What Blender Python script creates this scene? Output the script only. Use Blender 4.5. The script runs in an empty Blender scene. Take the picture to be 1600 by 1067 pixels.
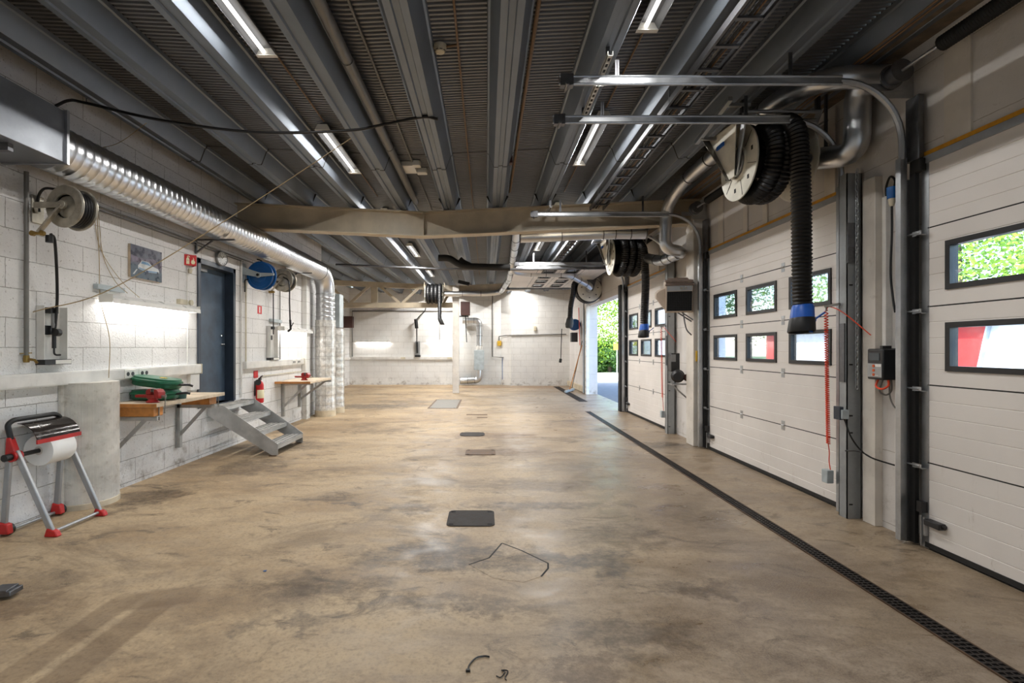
import bpy, bmesh, math, random
from mathutils import Vector as V, Matrix
random.seed(7)
SC = bpy.context.scene
COL = SC.collection
PI = math.pi
# ------------------------------------------------------------------ camera model (picture 1600x1067)
F_PX, VX, VY, CAM_H = 780.0, 760.0, 544.0, 1.5
XL, XR = -3.9, 3.3
def at(px, py, Y): return V(((px-VX)*Y/F_PX, Y, CAM_H+(VY-py)*Y/F_PX))
def LY(px, X=XL): return F_PX*X/(px-VX)
def Lw(px, py, X=XL): return at(px, py, F_PX*X/(px-VX))
def Rw(px, py, X=XR): return at(px, py, F_PX*X/(px-VX))
# ------------------------------------------------------------------ materials
def lin(c): 
    c /= 255.0
    return c/12.92 if c <= 0.04045 else ((c+0.055)/1.055)**2.4
def rgb(r, g, b): return (lin(r), lin(g), lin(b), 1)
class NT:
    def __init__(s, m): s.t = m.node_tree; s.n = s.t.nodes; s.l = s.t.links
    def __call__(s, typ, **kw):
        nd = s.n.new(typ)
        for k, v in kw.items():
            if k.startswith('i_'):
                key = k[2:]; key = int(key) if key.isdigit() else key.replace('_', ' ')
                if hasattr(v, 'is_linked') or isinstance(v, bpy.types.NodeSocket): s.l.new(v, nd.inputs[key])
                else: nd.inputs[key].default_value = v
            else: setattr(nd, k, v)
        return nd
    def math(s, op, a, b=0.0, c=0.0, clamp=False):
        nd = s.n.new('ShaderNodeMath'); nd.operation = op; nd.use_clamp = clamp
        for i, v in enumerate((a, b, c)):
            if isinstance(v, bpy.types.NodeSocket): s.l.new(v, nd.inputs[i])
            else: nd.inputs[i].default_value = v
        return nd.outputs[0]
    def mix(s, fac, a, b, mode='MIX'):
        nd = s.n.new('ShaderNodeMix'); nd.data_type = 'RGBA'; nd.blend_type = mode
        for i, v in ((0, fac), (6, a), (7, b)):
            if isinstance(v, bpy.types.NodeSocket): s.l.new(v, nd.inputs[i])
            else: nd.inputs[i].default_value = v
        return nd.outputs[2]
    def noise(s, vec, scale, detail=4, rough=.55, dist=0.0):
        nd = s.n.new('ShaderNodeTexNoise'); nd.inputs['Scale'].default_value = scale
        nd.inputs['Detail'].default_value = detail; nd.inputs['Roughness'].default_value = rough; nd.inputs['Distortion'].default_value = dist
        if vec is not None: s.l.new(vec, nd.inputs['Vector'])
        return nd.outputs['Fac']
    def ramp(s, fac, a, b, lo=0.0, hi=1.0):
        nd = s.n.new('ShaderNodeMapRange'); nd.interpolation_type = 'SMOOTHSTEP'
        nd.inputs['From Min'].default_value = a; nd.inputs['From Max'].default_value = b
        nd.inputs['To Min'].default_value = lo; nd.inputs['To Max'].default_value = hi
        s.l.new(fac, nd.inputs['Value']); return nd.outputs['Result']
def newmat(name):
    m = bpy.data.materials.new(name); m.use_nodes = True
    t = NT(m); b = m.node_tree.nodes['Principled BSDF']
    return m, t, b
M = {}
def mat(name, c, rough=.5, metal=0.0, var=.08, vscale=6.0, bump=0.0, bscale=80.0, dirt=0.0, dirtc=(70, 58, 45), rvar=.08):
    m, t, b = newmat(name)
    pos = t('ShaderNodeTexCoord').outputs['Object']
    n = t.noise(pos, vscale, 5)
    base = rgb(*c)
    dark = tuple(x*(1-var*2.2) for x in base[:3])+(1,); lite = tuple(min(1, x*(1+var)) for x in base[:3])+(1,)
    colr = t.mix(t.ramp(n, .3, .7), dark, lite)
    if dirt > 0:
        n2 = t.noise(pos, vscale*2.7, 6, .7)
        colr = t.mix(t.ramp(n2, .62-dirt*.25, .78, 0, min(1, dirt*1.5)), colr, rgb(*dirtc))
    t.l.new(colr, b.inputs['Base Color'])
    b.inputs['Metallic'].default_value = metal
    t.l.new(t.ramp(n, .25, .75, max(.02, rough-rvar), min(1, rough+rvar)), b.inputs['Roughness'])
    if bump > 0:
        bp = t('ShaderNodeBump', i_Strength=bump, i_Distance=.004)
        t.l.new(t.noise(pos, bscale, 3), bp.inputs['Height']); t.l.new(bp.outputs[0], b.inputs['Normal'])
    M[name] = m; return m
def emis(name, c, s):
    m, t, b = newmat(name); b.inputs['Base Color'].default_value = rgb(*c)
    b.inputs['Emission Color'].default_value = rgb(*c); b.inputs['Emission Strength'].default_value = s
    M[name] = m
def galv(name, c, rough, var=.18, metal=.9, sc=14, spang=.1, rv=.06):
    m, t, b = newmat(name)
    pos = t('ShaderNodeTexCoord').outputs['Object']
    vo = t('ShaderNodeTexVoronoi', i_Scale=sc*3); t.l.new(pos, vo.inputs['Vector'])
    sep = t('ShaderNodeSeparateColor'); t.l.new(vo.outputs['Color'], sep.inputs[0])
    n = t.noise(pos, sc*.35, 5)
    f = t.math('ADD', t.math('MULTIPLY', sep.outputs[0], spang), t.math('MULTIPLY', n, 1-spang))
    base = rgb(*c); dark = tuple(x*(1-var*1.6) for x in base[:3])+(1,); lite = tuple(min(1, x*(1+var)) for x in base[:3])+(1,)
    t.l.new(t.mix(t.ramp(f, .25, .75), dark, lite), b.inputs['Base Color'])
    b.inputs['Metallic'].default_value = metal
    t.l.new(t.ramp(f, .2, .8, rough-rv, rough+rv), b.inputs['Roughness'])
    M[name] = m
def block_mat(name, axis, paint, mortar, bw=.5, rh=.244, off=(0.046, .286), pits=.55, dirt=.35, bump=.5):
    m, t, b = newmat(name)
    g = t('ShaderNodeNewGeometry'); sp = t('ShaderNodeSeparateXYZ'); t.l.new(g.outputs['Position'], sp.inputs[0])
    cb = t('ShaderNodeCombineXYZ')
    wob = t.noise(g.outputs['Position'], 9, 3); wob = t.math('MULTIPLY', t.math('SUBTRACT', wob, .5), .012)
    t.l.new(t.math('ADD', t.math('SUBTRACT', sp.outputs[axis], off[0]), wob), cb.inputs[0])
    t.l.new(t.math('ADD', t.math('SUBTRACT', sp.outputs[2], off[1]), wob), cb.inputs[1])
    br = t('ShaderNodeTexBrick', offset=.44, i_Scale=1.0, i_Mortar_Size=.0038, i_Mortar_Smooth=.35, i_Bias=0.0, i_Brick_Width=bw, i_Row_Height=rh)
    br.inputs['Color1'].default_value = (1, 1, 1, 1); br.inputs['Color2'].default_value = (.9, .9, .9, 1); br.inputs['Mortar'].default_value = (0, 0, 0, 1)
    t.l.new(cb.outputs[0], br.inputs['Vector'])
    P = g.outputs['Position']
    n1 = t.noise(P, 1.3, 6, .6); n2 = t.noise(P, 48, 5, .7); n3 = t.noise(P, 24, 5, .6)
    pc = rgb(*paint); c = t.mix(t.ramp(n1, .3, .75), tuple(x*.86 for x in pc[:3])+(1,), pc)
    c = t.mix(.35, c, t.mix(.5, c, br.outputs['Color'], 'MULTIPLY'))
    c = t.mix(t.ramp(n2, .60, .68, 0, pits), c, rgb(120, 112, 102))
    c = t.mix(t.ramp(t.math('MULTIPLY', n3, t.ramp(n1, .35, .6, .7, 1.06)), .62, .74, 0, dirt), c, rgb(128, 116, 100))
    c = t.mix(t.math('MULTIPLY', br.outputs['Fac'], t.ramp(n3, .3, .6, .35, 1.0)), c, rgb(*mortar))
    # scuffs and splashes of dirt low down on the wall (own shapes)
    low = t.ramp(sp.outputs[2], .02, .5, 1, 0)
    c = t.mix(t.math('MULTIPLY', t.ramp(t.noise(P, 5, 6, .7), .48, .75, 0, .8), low), c, rgb(110, 95, 76))
    t.l.new(c, b.inputs['Base Color']); b.inputs['Roughness'].default_value = .75
    h = t.math('SUBTRACT', t.math('MULTIPLY', n2, .5), t.math('MULTIPLY', br.outputs['Fac'], .9))
    h = t.math('ADD', h, t.math('MULTIPLY', n3, .5))
    bp = t('ShaderNodeBump', i_Strength=bump, i_Distance=.012); t.l.new(h, bp.inputs['Height']); t.l.new(bp.outputs[0], b.inputs['Normal'])
    M[name] = m

block_mat('block_left', 1, (234, 233, 232), (150, 147, 142), pits=.7, bump=.7)
block_mat('block_back', 0, (236, 235, 232), (184, 180, 174), off=(.1, .286), pits=.25, dirt=.2)
block_mat('block_right', 1, (220, 216, 212), (172, 164, 154), bw=2.4, rh=.6, off=(.3, .05), pits=.12, dirt=.15, bump=.2)
galv('duct_steel', (212, 214, 217), .3, .05, 1.0, 8, .06, .03)
galv('galv', (182, 185, 188), .38, .1)
galv('galv_dark', (112, 113, 116), .42)
galv('deck_rib', (128, 136, 146), .5, .1, .7, 5, .05)
galv('deck_pan', (116, 117, 120), .42, .12, .45, 4, .05)
galv('box_steel', (150, 154, 160), .42, .08)
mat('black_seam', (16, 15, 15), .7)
mat('cream_steel', (194, 181, 158), .5, 0, .08, 3, dirt=.12)
mat('cream_post', (222, 216, 207), .5, 0, .06, 3, dirt=.25, dirtc=(120, 100, 78))
mat('wood_plate', (124, 110, 94), .7, 0, .2, 8, dirt=.3)
mat('brown_conduit', (128, 100, 70), .5, .1)
mat('grey_conduit', (120, 118, 114), .45, .4)
mat('white_plastic', (228, 226, 220), .4, 0, .04)
mat('white_trunk', (226, 224, 220), .42, 0, .06, 5, dirt=.15, dirtc=(150, 140, 125))
mat('white_enamel', (235, 234, 230), .3, 0, .03)
mat('lamp_grey', (104, 106, 110), .4, .3, .03)
mat('cream_plastic', (205, 196, 172), .5)
mat('door_blue', (66, 82, 100), .42, 0, .18, 4, .15, 120, dirt=.25, dirtc=(92, 108, 122))
mat('frame_blue', (44, 54, 68), .4, 0, .1)
mat('chrome', (215, 215, 215), .15, 1.0, .03)
mat('steel_old', (142, 139, 133), .4, .75, .16, 9, dirt=.2)
mat('reel_steel', (178, 172, 158), .36, .7, .14, 9, dirt=.2, dirtc=(110, 98, 78))
mat('brass', (150, 124, 70), .38, .9, .15)
mat('rubber', (20, 20, 21), .42, 0, .15)
mat('rubber_dull', (30, 29, 28), .65, 0, .15)
mat('blue_rubber', (24, 30, 42), .45)
mat('nozzle_blue', (26, 92, 190), .35)
mat('blue_plastic', (10, 84, 150), .38, 0, .06)
mat('red_plastic', (190, 38, 36), .38, 0, .1, 8, dirt=.12)
mat('red_vise', (156, 28, 26), .4, 0, .14, 10, dirt=.25, dirtc=(60, 20, 18))
mat('red_cable', (236, 78, 40), .4)
mat('green_plastic', (18, 92, 62), .4, 0, .12, 9)
mat('green_dark', (52, 84, 76), .5)
mat('grey_alu', (168, 170, 172), .38, .6, .06)
mat('paper', (240, 239, 236), .9, 0, .02)
mat('paper_core', (214, 208, 200), .9, 0, .06)
mat('sheet_plastic', (214, 209, 201), .5, 0, .1, 5, dirt=.45, dirtc=(138, 122, 100))
mat('wood_bench', (206, 188, 164), .55, 0, .12, 7, dirt=.4, dirtc=(160, 140, 116))
mat('wood_edge', (190, 126, 62), .55, 0, .16, 9, dirt=.2, dirtc=(90, 62, 40))
mat('stair_steel', (180, 180, 178), .42, .4, .1, 6, dirt=.2, dirtc=(100, 96, 90))
mat('foil', (232, 230, 226), .36, .45, .1, 16, 1.0, 22, dirt=.45, dirtc=(150, 132, 110))
mat('cream_base', (205, 192, 168), .7, 0, .1, 6, dirt=.25)
mat('flange_white', (216, 212, 198), .45, 0, .06, 6, dirt=.12, dirtc=(160, 146, 120))
mat('heater_beige', (196, 180, 164), .5, 0, .06)
mat('heater_top', (120, 104, 94), .6, 0, .1)
mat('dark_plastic', (34, 34, 36), .42)
mat('grey_plastic', (140, 141, 142), .45)
mat('display', (70, 78, 84), .15)
mat('button_orange', (214, 90, 30), .35)
mat('brown_box', (72, 44, 40), .5)
mat('pale_box', (178, 188, 192), .45)
mat('yellow_tape', (206, 146, 24), .5, 0, .08, 20)
mat('yellow', (214, 172, 50), .5)
mat('sign_orange', (226, 158, 66), .5)
mat('sign_red', (200, 24, 28), .4, 0, .02)
mat('sign_cream', (236, 226, 190), .45, 0, .02)
mat('string', (176, 156, 120), .8)
mat('manhole', (46, 40, 36), .75, .1, .2, 16, .5, 60, dirt=.35, dirtc=(78, 60, 46))
mat('hatch_grey', (128, 124, 116), .55, .2, .12, 6, dirt=.3, dirtc=(84, 78, 70))
galv('galv_post', (158, 162, 164), .5, .08, .45)
mat('manhole_rust', (104, 80, 58), .6, .3, .2, 14, .4, 60, dirt=.4, dirtc=(90, 56, 34))
mat('grate', (52, 46, 42), .5, .6, .2, 8)
mat('grate_edge', (98, 76, 58), .6, .4, .2, 10)
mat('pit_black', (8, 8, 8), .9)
mat('patch', (160, 142, 118), .5, 0, .16, 7, .3, 40, dirt=.3, dirtc=(116, 98, 78))
mat('poster_sky', (84, 86, 102), .3, 0, .25, 9)
mat('poster_cloud', (110, 100, 118), .3, 0, .3, 14)
mat('poster_road', (74, 90, 104), .3, 0, .2, 14)
mat('poster_car', (206, 210, 210), .3)
mat('poster_blue', (110, 150, 186), .3)
mat('poster_dark', (46, 58, 74), .3)
mat('clock_face', (222, 224, 224), .3)
mat('asphalt', (98, 100, 104), .85, 0, .12, 5)
mat('gravel', (206, 198, 186), .9, 0, .08, 3)
mat('shed_white', (240, 238, 232), .7)
mat('shed_red', (196, 46, 40), .7)
mat('house_blue', (196, 206, 220), .7)
mat('roof_dark', (70, 68, 70), .8)
mat('bark', (92, 76, 60), .9)
def leaf_mat(name, c1, c2):
    m, t, b = newmat(name)
    g = t('ShaderNodeNewGeometry'); n = t.noise(g.outputs['Position'], .9, 3); r = g.outputs['Random Per Island']
    f = t.math('ADD', t.math('MULTIPLY', n, .6), t.math('MULTIPLY', r, .4))
    t.l.new(t.mix(t.ramp(f, .25, .75), rgb(*c1), rgb(*c2)), b.inputs['Base Color'])
    b.inputs['Roughness'].default_value = .55
    tr = t('ShaderNodeBsdfTranslucent'); tr.inputs[0].default_value = rgb(*c2)
    mx = t('ShaderNodeMixShader', i_0=.35); t.l.new(b.outputs[0], mx.inputs[1]); t.l.new(tr.outputs[0], mx.inputs[2])
    t.l.new(mx.outputs[0], t.n['Material Output'].inputs[0]); M[name] = m
leaf_mat('leaf_bright', (66, 106, 26), (168, 200, 72))
leaf_mat('leaf_mid', (44, 78, 34), (104, 144, 62))
def glass_mat():
    m, t, b = newmat('window_glass')
    tr = t('ShaderNodeBsdfTransparent'); tr.inputs[0].default_value = (.9, .94, .97, 1)
    gl = t('ShaderNodeBsdfGlossy', i_Roughness=.03)
    lw = t('ShaderNodeLayerWeight', i_Blend=.25)
    mx = t('ShaderNodeMixShader'); t.l.new(t.math('MULTIPLY', lw.outputs['Fresnel'], .7), mx.inputs[0]); t.l.new(tr.outputs[0], mx.inputs[1]); t.l.new(gl.outputs[0], mx.inputs[2])
    t.l.new(mx.outputs[0], t.n['Material Output'].inputs[0]); M['window_glass'] = m
    m, t, b = newmat('smoke_cover'); b.inputs['Base Color'].default_value = rgb(52, 46, 44); b.inputs['Roughness'].default_value = .18; b.inputs['Metallic'].default_value = .2
    t.l.new(t.ramp(t.noise(t('ShaderNodeTexCoord').outputs['Object'], 18, 6, .7), .5, .8, .12, .5), b.inputs['Roughness'])
    M['smoke_cover'] = m
glass_mat()
def panel_mat():
    m, t, b = newmat('door_panel')
    g = t('ShaderNodeNewGeometry'); P = g.outputs['Position']
    mp = t('ShaderNodeMapping'); mp.inputs['Scale'].default_value = (40, 5, 90); t.l.new(P, mp.inputs[0])
    gr = t.noise(mp.outputs[0], 1.2, 4, .6)
    n = t.noise(P, 1.1, 5)
    c = t.mix(t.ramp(n, .3, .7), rgb(222, 217, 212), rgb(233, 228, 223))
    sp = t('ShaderNodeSeparateXYZ'); t.l.new(P, sp.inputs[0])
    mp2 = t('ShaderNodeMapping'); mp2.inputs['Scale'].default_value = (1, 7, 1.6); t.l.new(P, mp2.inputs[0])
    run = t.noise(mp2.outputs[0], 2.2, 6, .75)
    c = t.mix(t.math('MULTIPLY', t.ramp(run, .58, .74, 0, .45), t.ramp(sp.outputs[2], .2, 1.1, 1, 0)), c, rgb(150, 132, 110))
    sp2 = t.noise(P, 26, 5, .8)
    c = t.mix(t.math('MULTIPLY', t.ramp(sp2, .68, .74, 0, .6), t.ramp(sp.outputs[2], .2, 1.3, 1, .1)), c, rgb(140, 122, 104))
    t.l.new(c, b.inputs['Base Color']); b.inputs['Roughness'].default_value = .45
    bp = t('ShaderNodeBump', i_Strength=.12, i_Distance=.003); t.l.new(gr, bp.inputs['Height']); t.l.new(bp.outputs[0], b.inputs['Normal'])
    M['door_panel'] = m
panel_mat()
def floor_mat():
    m, t, b = newmat('concrete_floor')
    g = t('ShaderNodeNewGeometry'); P = g.outputs['Position']
    sp = t('ShaderNodeSeparateXYZ'); t.l.new(P, sp.inputs[0])
    X, Y = sp.outputs[0], sp.outputs[1]
    mp = t('ShaderNodeMapping'); mp.inputs['Scale'].default_value = (.75, 1.25, 1); t.l.new(P, mp.inputs[0]); Q = mp.outputs[0]
    n0 = t.noise(Q, .35, 4, .5); n1 = t.noise(Q, 1.1, 8, .62, .4); n2 = t.noise(Q, 4.5, 8, .68, .6); n3 = t.noise(P, 30, 6, .7); n4 = t.noise(P, 120, 3, .6)
    c = t.mix(t.ramp(n1, .32, .68), rgb(170, 144, 109), rgb(210, 188, 154))
    c = t.mix(t.ramp(t.math('ADD', X, t.math('MULTIPLY', n1, 1.6)), -.8, 3.0, 0, .8), c, t.mix(t.ramp(n2, .35, .65), rgb(122, 111, 101), rgb(158, 147, 135)))
    c = t.mix(t.ramp(n2, .34, .62, .45, 0), c, rgb(118, 99, 77))
    n7 = t.noise(Q, 9.5, 9, .75, .5)
    c = t.mix(t.ramp(n7, .36, .58, .26, 0), c, rgb(104, 87, 69))
    c = t.mix(t.ramp(n7, .55, .75, 0, .3), c, rgb(206, 190, 165))
    c = t.mix(t.math('MULTIPLY', t.ramp(t.noise(Q, .6, 7, .6, .6), .42, .62, 0, .6), t.ramp(X, -1.0, 2.2, 1, .45)), c, rgb(212, 192, 160))
    n5 = t.noise(Q, .8, 9, .72, .8)
    c = t.mix(t.ramp(n5, .5, .68, 0, .72), c, rgb(106, 88, 68))
    n6 = t.noise(Q, 2.6, 9, .72, 1.2)
    c = t.mix(t.ramp(n6, .54, .66, 0, .75), c, rgb(82, 69, 55))
    c = t.mix(t.ramp(t.noise(Q, 1.7, 9, .74, 1.5), .56, .7, 0, .6), c, rgb(96, 86, 77))
    c = t.mix(t.ramp(n3, .48, .68, 0, .38), c, rgb(86, 72, 57))
    c = t.mix(t.ramp(t.noise(P, 55, 5, .7), .5, .66, 0, .28), c, rgb(80, 68, 55))
    c = t.mix(t.ramp(t.noise(P, 13, 6, .8), .66, .71, 0, .8), c, rgb(46, 39, 32))
    c = t.mix(t.ramp(t.noise(P, 22, 5, .8), .68, .72, 0, .7), c, rgb(214, 202, 184))
    c = t.mix(t.ramp(n4, .35, .7, 0, .3), c, rgb(196, 182, 158))
    # stains with a shape of their own
    wx = t.math('MULTIPLY', t.math('SUBTRACT', t.noise(P, 3.2, 7, .7), .5), .9)
    wy = t.math('MULTIPLY', t.math('SUBTRACT', t.noise(P, 3.9, 7, .7), .5), .9)
    rag = t.math('MULTIPLY', t.math('SUBTRACT', t.noise(Q, 5.5, 9, .78), .5), 3.2); rag2 = t.ramp(t.noise(P, 17, 7, .75), .3, .62, .45, 1.0)
    Xd, Yd = t.math('ADD', X, wx), t.math('ADD', Y, wy)
    def blob(cx, cy, rx, ry, s, colr, warp=True):
        nonlocal c
        xx, yy = (Xd, Yd) if warp else (X, Y)
        dx = t.math('DIVIDE', t.math('SUBTRACT', xx, cx), rx); dy = t.math('DIVIDE', t.math('SUBTRACT', yy, cy), ry)
        d = t.math('ADD', t.math('MULTIPLY', dx, dx), t.math('MULTIPLY', dy, dy))
        d = t.math('ADD', d, rag); c = t.mix(t.math('MULTIPLY', t.ramp(d, -.1, 1.2, min(1, s*1.3), 0), rag2), c, rgb(*colr))
    dk = (72, 60, 48); gy = (92, 85, 79)
    for a in ((-.1, 3.55, 1.0, .22, .6, dk), (.75, 3.5, .35, .25, .7, gy), (-.35, 3.75, .45, .3, .65, gy), (.55, 4.75, .6, .16, .6, (92, 84, 78)), (-.75, 4.7, .3, .2, .55, dk),
              (-1.05, 3.15, .55, .2, .55, dk), (-.3, 2.95, .3, .14, .5, dk), (.15, 2.9, .4, .12, .45, dk), (.75, 2.6, .5, .2, .55, dk), (.45, 2.32, .3, .12, .6, (96, 76, 56)),
              (-1.0, 2.75, .3, .12, .5, gy), (1.0, 4.0, .5, .3, .5, dk), (-3.2, 7.7, .9, .5, .6, dk), (-2.95, 6.4, .5, .6, .55, dk), (-3.4, 5.0, .35, .5, .65, (70, 58, 46)), (-2.9, 12.9, 1.5, .7, .75, (96, 88, 80)),
              (-2.2, 14.0, 1.2, .5, .55, gy), (.1, 8.6, .9, .35, .6, (96, 70, 48)), (.2, 7.2, .9, .3, .6, (100, 76, 52)), (.9, 6.3, .6, .3, .4, gy), (2.7, 7.7, .55, .35, .7, (58, 50, 42)), (2.2, 9.2, .4, .3, .6, (66, 58, 50)),
              (1.6, 10.3, .5, .2, .5, gy), (-1.9, 9.0, .8, .3, .4, dk), (-2.7, 2.9, .35, .2, .5, (104, 82, 60)), (-3.4, 16.3, 1.5, .35, .6, (100, 84, 66)), (-.2, 19.2, 1.6, .6, .6, (138, 104, 70)), (2.0, 19.2, 1.2, .7, .6, (138, 104, 70)),
              (-4.6, 19.3, 1.5, .5, .5, (138, 104, 70)), (1.3, 3.1, .35, .16, .5, dk), (-.6, 5.6, .7, .25, .4, gy), (.6, 5.5, .7, .3, .45, dk), (1.9, 4.5, .35, .5, .4, dk), (-1.5, 5.0, .25, .16, .55, dk), (-1.3, 4.8, .18, .1, .7, gy), (-1.75, 4.95, .16, .1, .6, gy)):
        blob(*a)
    # drag marks at the near left: a forked wet band running towards the camera
    def band(x0, y0, x1, y1, w, s, colr):
        nonlocal c
        L = math.hypot(x1-x0, y1-y0); ux, uy = (x1-x0)/L, (y1-y0)/L
        wn = t.math('MULTIPLY', t.math('SUBTRACT', t.noise(P, 7, 5, .6), .5), .05)
        a = t.math('ADD', t.math('MULTIPLY', t.math('SUBTRACT', X, x0), ux), t.math('MULTIPLY', t.math('SUBTRACT', Y, y0), uy))
        p = t.math('ADD', t.math('ADD', t.math('MULTIPLY', t.math('SUBTRACT', X, x0), -uy), t.math('MULTIPLY', t.math('SUBTRACT', Y, y0), ux)), wn)
        f = t.math('MULTIPLY', t.ramp(t.math('ABSOLUTE', p), w*.75, w*1.1, s, 0), t.math('MULTIPLY', t.ramp(a, -.08, .05), t.ramp(a, L-.05, L+.08, 1, 0)))
        c = t.mix(f, c, rgb(*colr))
    band(-2.15, 3.0, -2.2, 1.2, .09, .45, (112, 90, 66)); band(-1.92, 2.95, -1.95, 1.2, .1, .5, (112, 90, 66)); band(-2.1, 2.95, -1.75, 3.05, .12, .45, (112, 90, 66))
    c = t.mix(1.0, c, (.87, .82, .765, 1), 'MULTIPLY')
    t.l.new(c, b.inputs['Base Color'])
    r = t.math('ADD', t.ramp(n1, .3, .7, .36, .54), t.ramp(n2, .3, .7, -.05, .16))
    r = t.math('ADD', r, t.ramp(X, -2.5, 1.6, .12, -.1))
    t.l.new(r, b.inputs['Roughness'])
    h = t.math('ADD', t.math('MULTIPLY', n3, .5), t.math('MULTIPLY', n2, .8))
    bp = t('ShaderNodeBump', i_Strength=.22, i_Distance=.006); t.l.new(h, bp.inputs['Height']); t.l.new(bp.outputs[0], b.inputs['Normal'])
    M['concrete_floor'] = m
floor_mat()
emis('tube', (255, 250, 242), 2.2)
emis('tube_wall', (255, 248, 236), 2)
# ------------------------------------------------------------------ mesh builder
WL = {}
class MB:
    def __init__(s): s.v = []; s.f = []; s.mi = []; s.cur = 0; s.T = None; s.mats = []
    def use(s, name):
        if name not in s.mats: s.mats.append(name)
        s.cur = s.mats.index(name); return s
    def add(s, vs, fs):
        o = len(s.v)
        s.v += [(s.T @ V(p)) if s.T is not None else V(p) for p in vs]
        for f in fs: s.f.append(tuple(o+i for i in f)); s.mi.append(s.cur)
        return s
    def box(s, x0, x1, y0, y1, z0, z1):
        if x0 > x1: x0, x1 = x1, x0
        if y0 > y1: y0, y1 = y1, y0
        if z0 > z1: z0, z1 = z1, z0
        return s.add([(x, y, z) for z in (z0, z1) for y in (y0, y1) for x in (x0, x1)],
                     [(0, 2, 3, 1), (4, 5, 7, 6), (0, 1, 5, 4), (2, 6, 7, 3), (0, 4, 6, 2), (1, 3, 7, 5)])
    def cbox(s, c, sx, sy, sz): return s.box(c[0]-sx/2, c[0]+sx/2, c[1]-sy/2, c[1]+sy/2, c[2]-sz/2, c[2]+sz/2)
    def bar(s, p, q, w, h, up=(0, 0, 1)):
        p, q = V(p), V(q); d = (q-p).normalized(); u = V(up)
        if abs(d.dot(u)) > .98: u = V((0, 1, 0))
        a = d.cross(u).normalized()*w/2; b = a.cross(d).normalized()*h/2
        return s.add([p-a-b, p+a-b, p+a+b, p-a+b, q-a-b, q+a-b, q+a+b, q-a+b],
                     [(0, 1, 2, 3), (4, 7, 6, 5), (0, 4, 5, 1), (1, 5, 6, 2), (2, 6, 7, 3), (3, 7, 4, 0)])
    def prism(s, poly, d):
        n = len(poly); d = V(d); ps = [V(p) for p in poly]
        return s.add(ps+[p+d for p in ps], [tuple(range(n))[::-1], tuple(range(n, 2*n))]+[(i, (i+1) % n, n+(i+1) % n, n+i) for i in range(n)])
    def tube(s, pts, r, seg=10, cap=True, closed=False, rad=None):
        pts = [V(p) for p in pts]; n = len(pts)
        ts = []
        for i in range(n):
            a = pts[(i-1) % n] if closed or i > 0 else pts[0]; b = pts[(i+1) % n] if closed or i < n-1 else pts[-1]
            ts.append((b-a).normalized())
        u = ts[0].orthogonal().normalized(); vs = []
        for i in range(n):
            if i:
                ax = ts[i-1].cross(ts[i])
                if ax.length > 1e-7: u = Matrix.Rotation(ts[i-1].angle(ts[i]), 3, ax.normalized()) @ u
            u = (u-ts[i]*u.dot(ts[i])).normalized(); w = ts[i].cross(u)
            rr = rad(i) if rad else r
            for k in range(seg):
                a = 2*PI*k/seg; vs.append(pts[i]+(u*math.cos(a)+w*math.sin(a))*rr)
        fs = []
        for i in range(n if closed else n-1):
            j = (i+1) % n
            for k in range(seg): fs.append((i*seg+k, i*seg+(k+1) % seg, j*seg+(k+1) % seg, j*seg+k))
        if cap and not closed: fs += [tuple(range(seg))[::-1], tuple(range((n-1)*seg, n*seg))]
        return s.add(vs, fs)
    def lathe(s, prof, o, ax, seg=24, cap=True, a0=0, a1=2*PI):
        o = V(o); ax = V(ax).normalized(); u = ax.orthogonal().normalized()
        if abs(ax.z) > .9: u = V((1, 0, 0))
        w = ax.cross(u); vs = []; full = abs(a1-a0-2*PI) < 1e-6; m = seg if full else seg+1
        for r, h in prof:
            for k in range(m):
                a = a0+(a1-a0)*k/seg; vs.append(o+ax*h+(u*math.cos(a)+w*math.sin(a))*max(r, 1e-5))
        fs = []
        for i in range(len(prof)-1):
            for k in range(seg):
                k2 = (k+1) % m; fs.append((i*m+k, i*m+k2, (i+1)*m+k2, (i+1)*m+k))
        if cap and full: fs += [tuple(range(m))[::-1], tuple(range((len(prof)-1)*m, len(prof)*m))]
        return s.add(vs, fs)
    def sphere(s, c, r, sx=1, sy=1, sz=1, seg=14):
        n = seg//2; vs = []; c = V(c)
        for i in range(n+1):
            for k in range(seg):
                t, a = PI*i/n, 2*PI*k/seg
                vs.append(c+V((r*sx*math.sin(t)*math.cos(a), r*sy*math.sin(t)*math.sin(a), r*sz*math.cos(t))))
        return s.add(vs, [(i*seg+k, i*seg+(k+1) % seg, (i+1)*seg+(k+1) % seg, (i+1)*seg+k) for i in range(n) for k in range(seg)])
    def build(s, name, mt=None, parent=None, smooth=True, bevel=0.0, loc=None, nofix=False):
        me = bpy.data.meshes.new(name)
        if parent is not None: o_ = WL[parent]
        elif loc is not None: o_ = V(loc)
        else:
            o_ = V(((min(p.x for p in s.v)+max(p.x for p in s.v))/2, (min(p.y for p in s.v)+max(p.y for p in s.v))/2, min(p.z for p in s.v)))
        me.from_pydata([p-o_ for p in s.v], [], s.f)
        for n in ([mt] if mt else s.mats): me.materials.append(M[n])
        if not mt:
            for p, i in zip(me.polygons, s.mi): p.material_index = i
        if not nofix:
            bm = bmesh.new(); bm.from_mesh(me); bmesh.ops.recalc_face_normals(bm, faces=bm.faces); bm.to_mesh(me); bm.free()
        if smooth: me.shade_smooth(); me.set_sharp_from_angle(angle=math.radians(38))
        ob = bpy.data.objects.new(name, me); COL.objects.link(ob)
        if parent is not None: ob.parent = parent; WL[ob] = o_.copy()
        else: ob.location = o_; WL[ob] = o_.copy()
        if bevel > 0:
            md = ob.modifiers.new('edge', 'BEVEL'); md.width = bevel; md.segments = 2; md.limit_method = 'ANGLE'; md.angle_limit = math.radians(40)
        return ob
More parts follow.
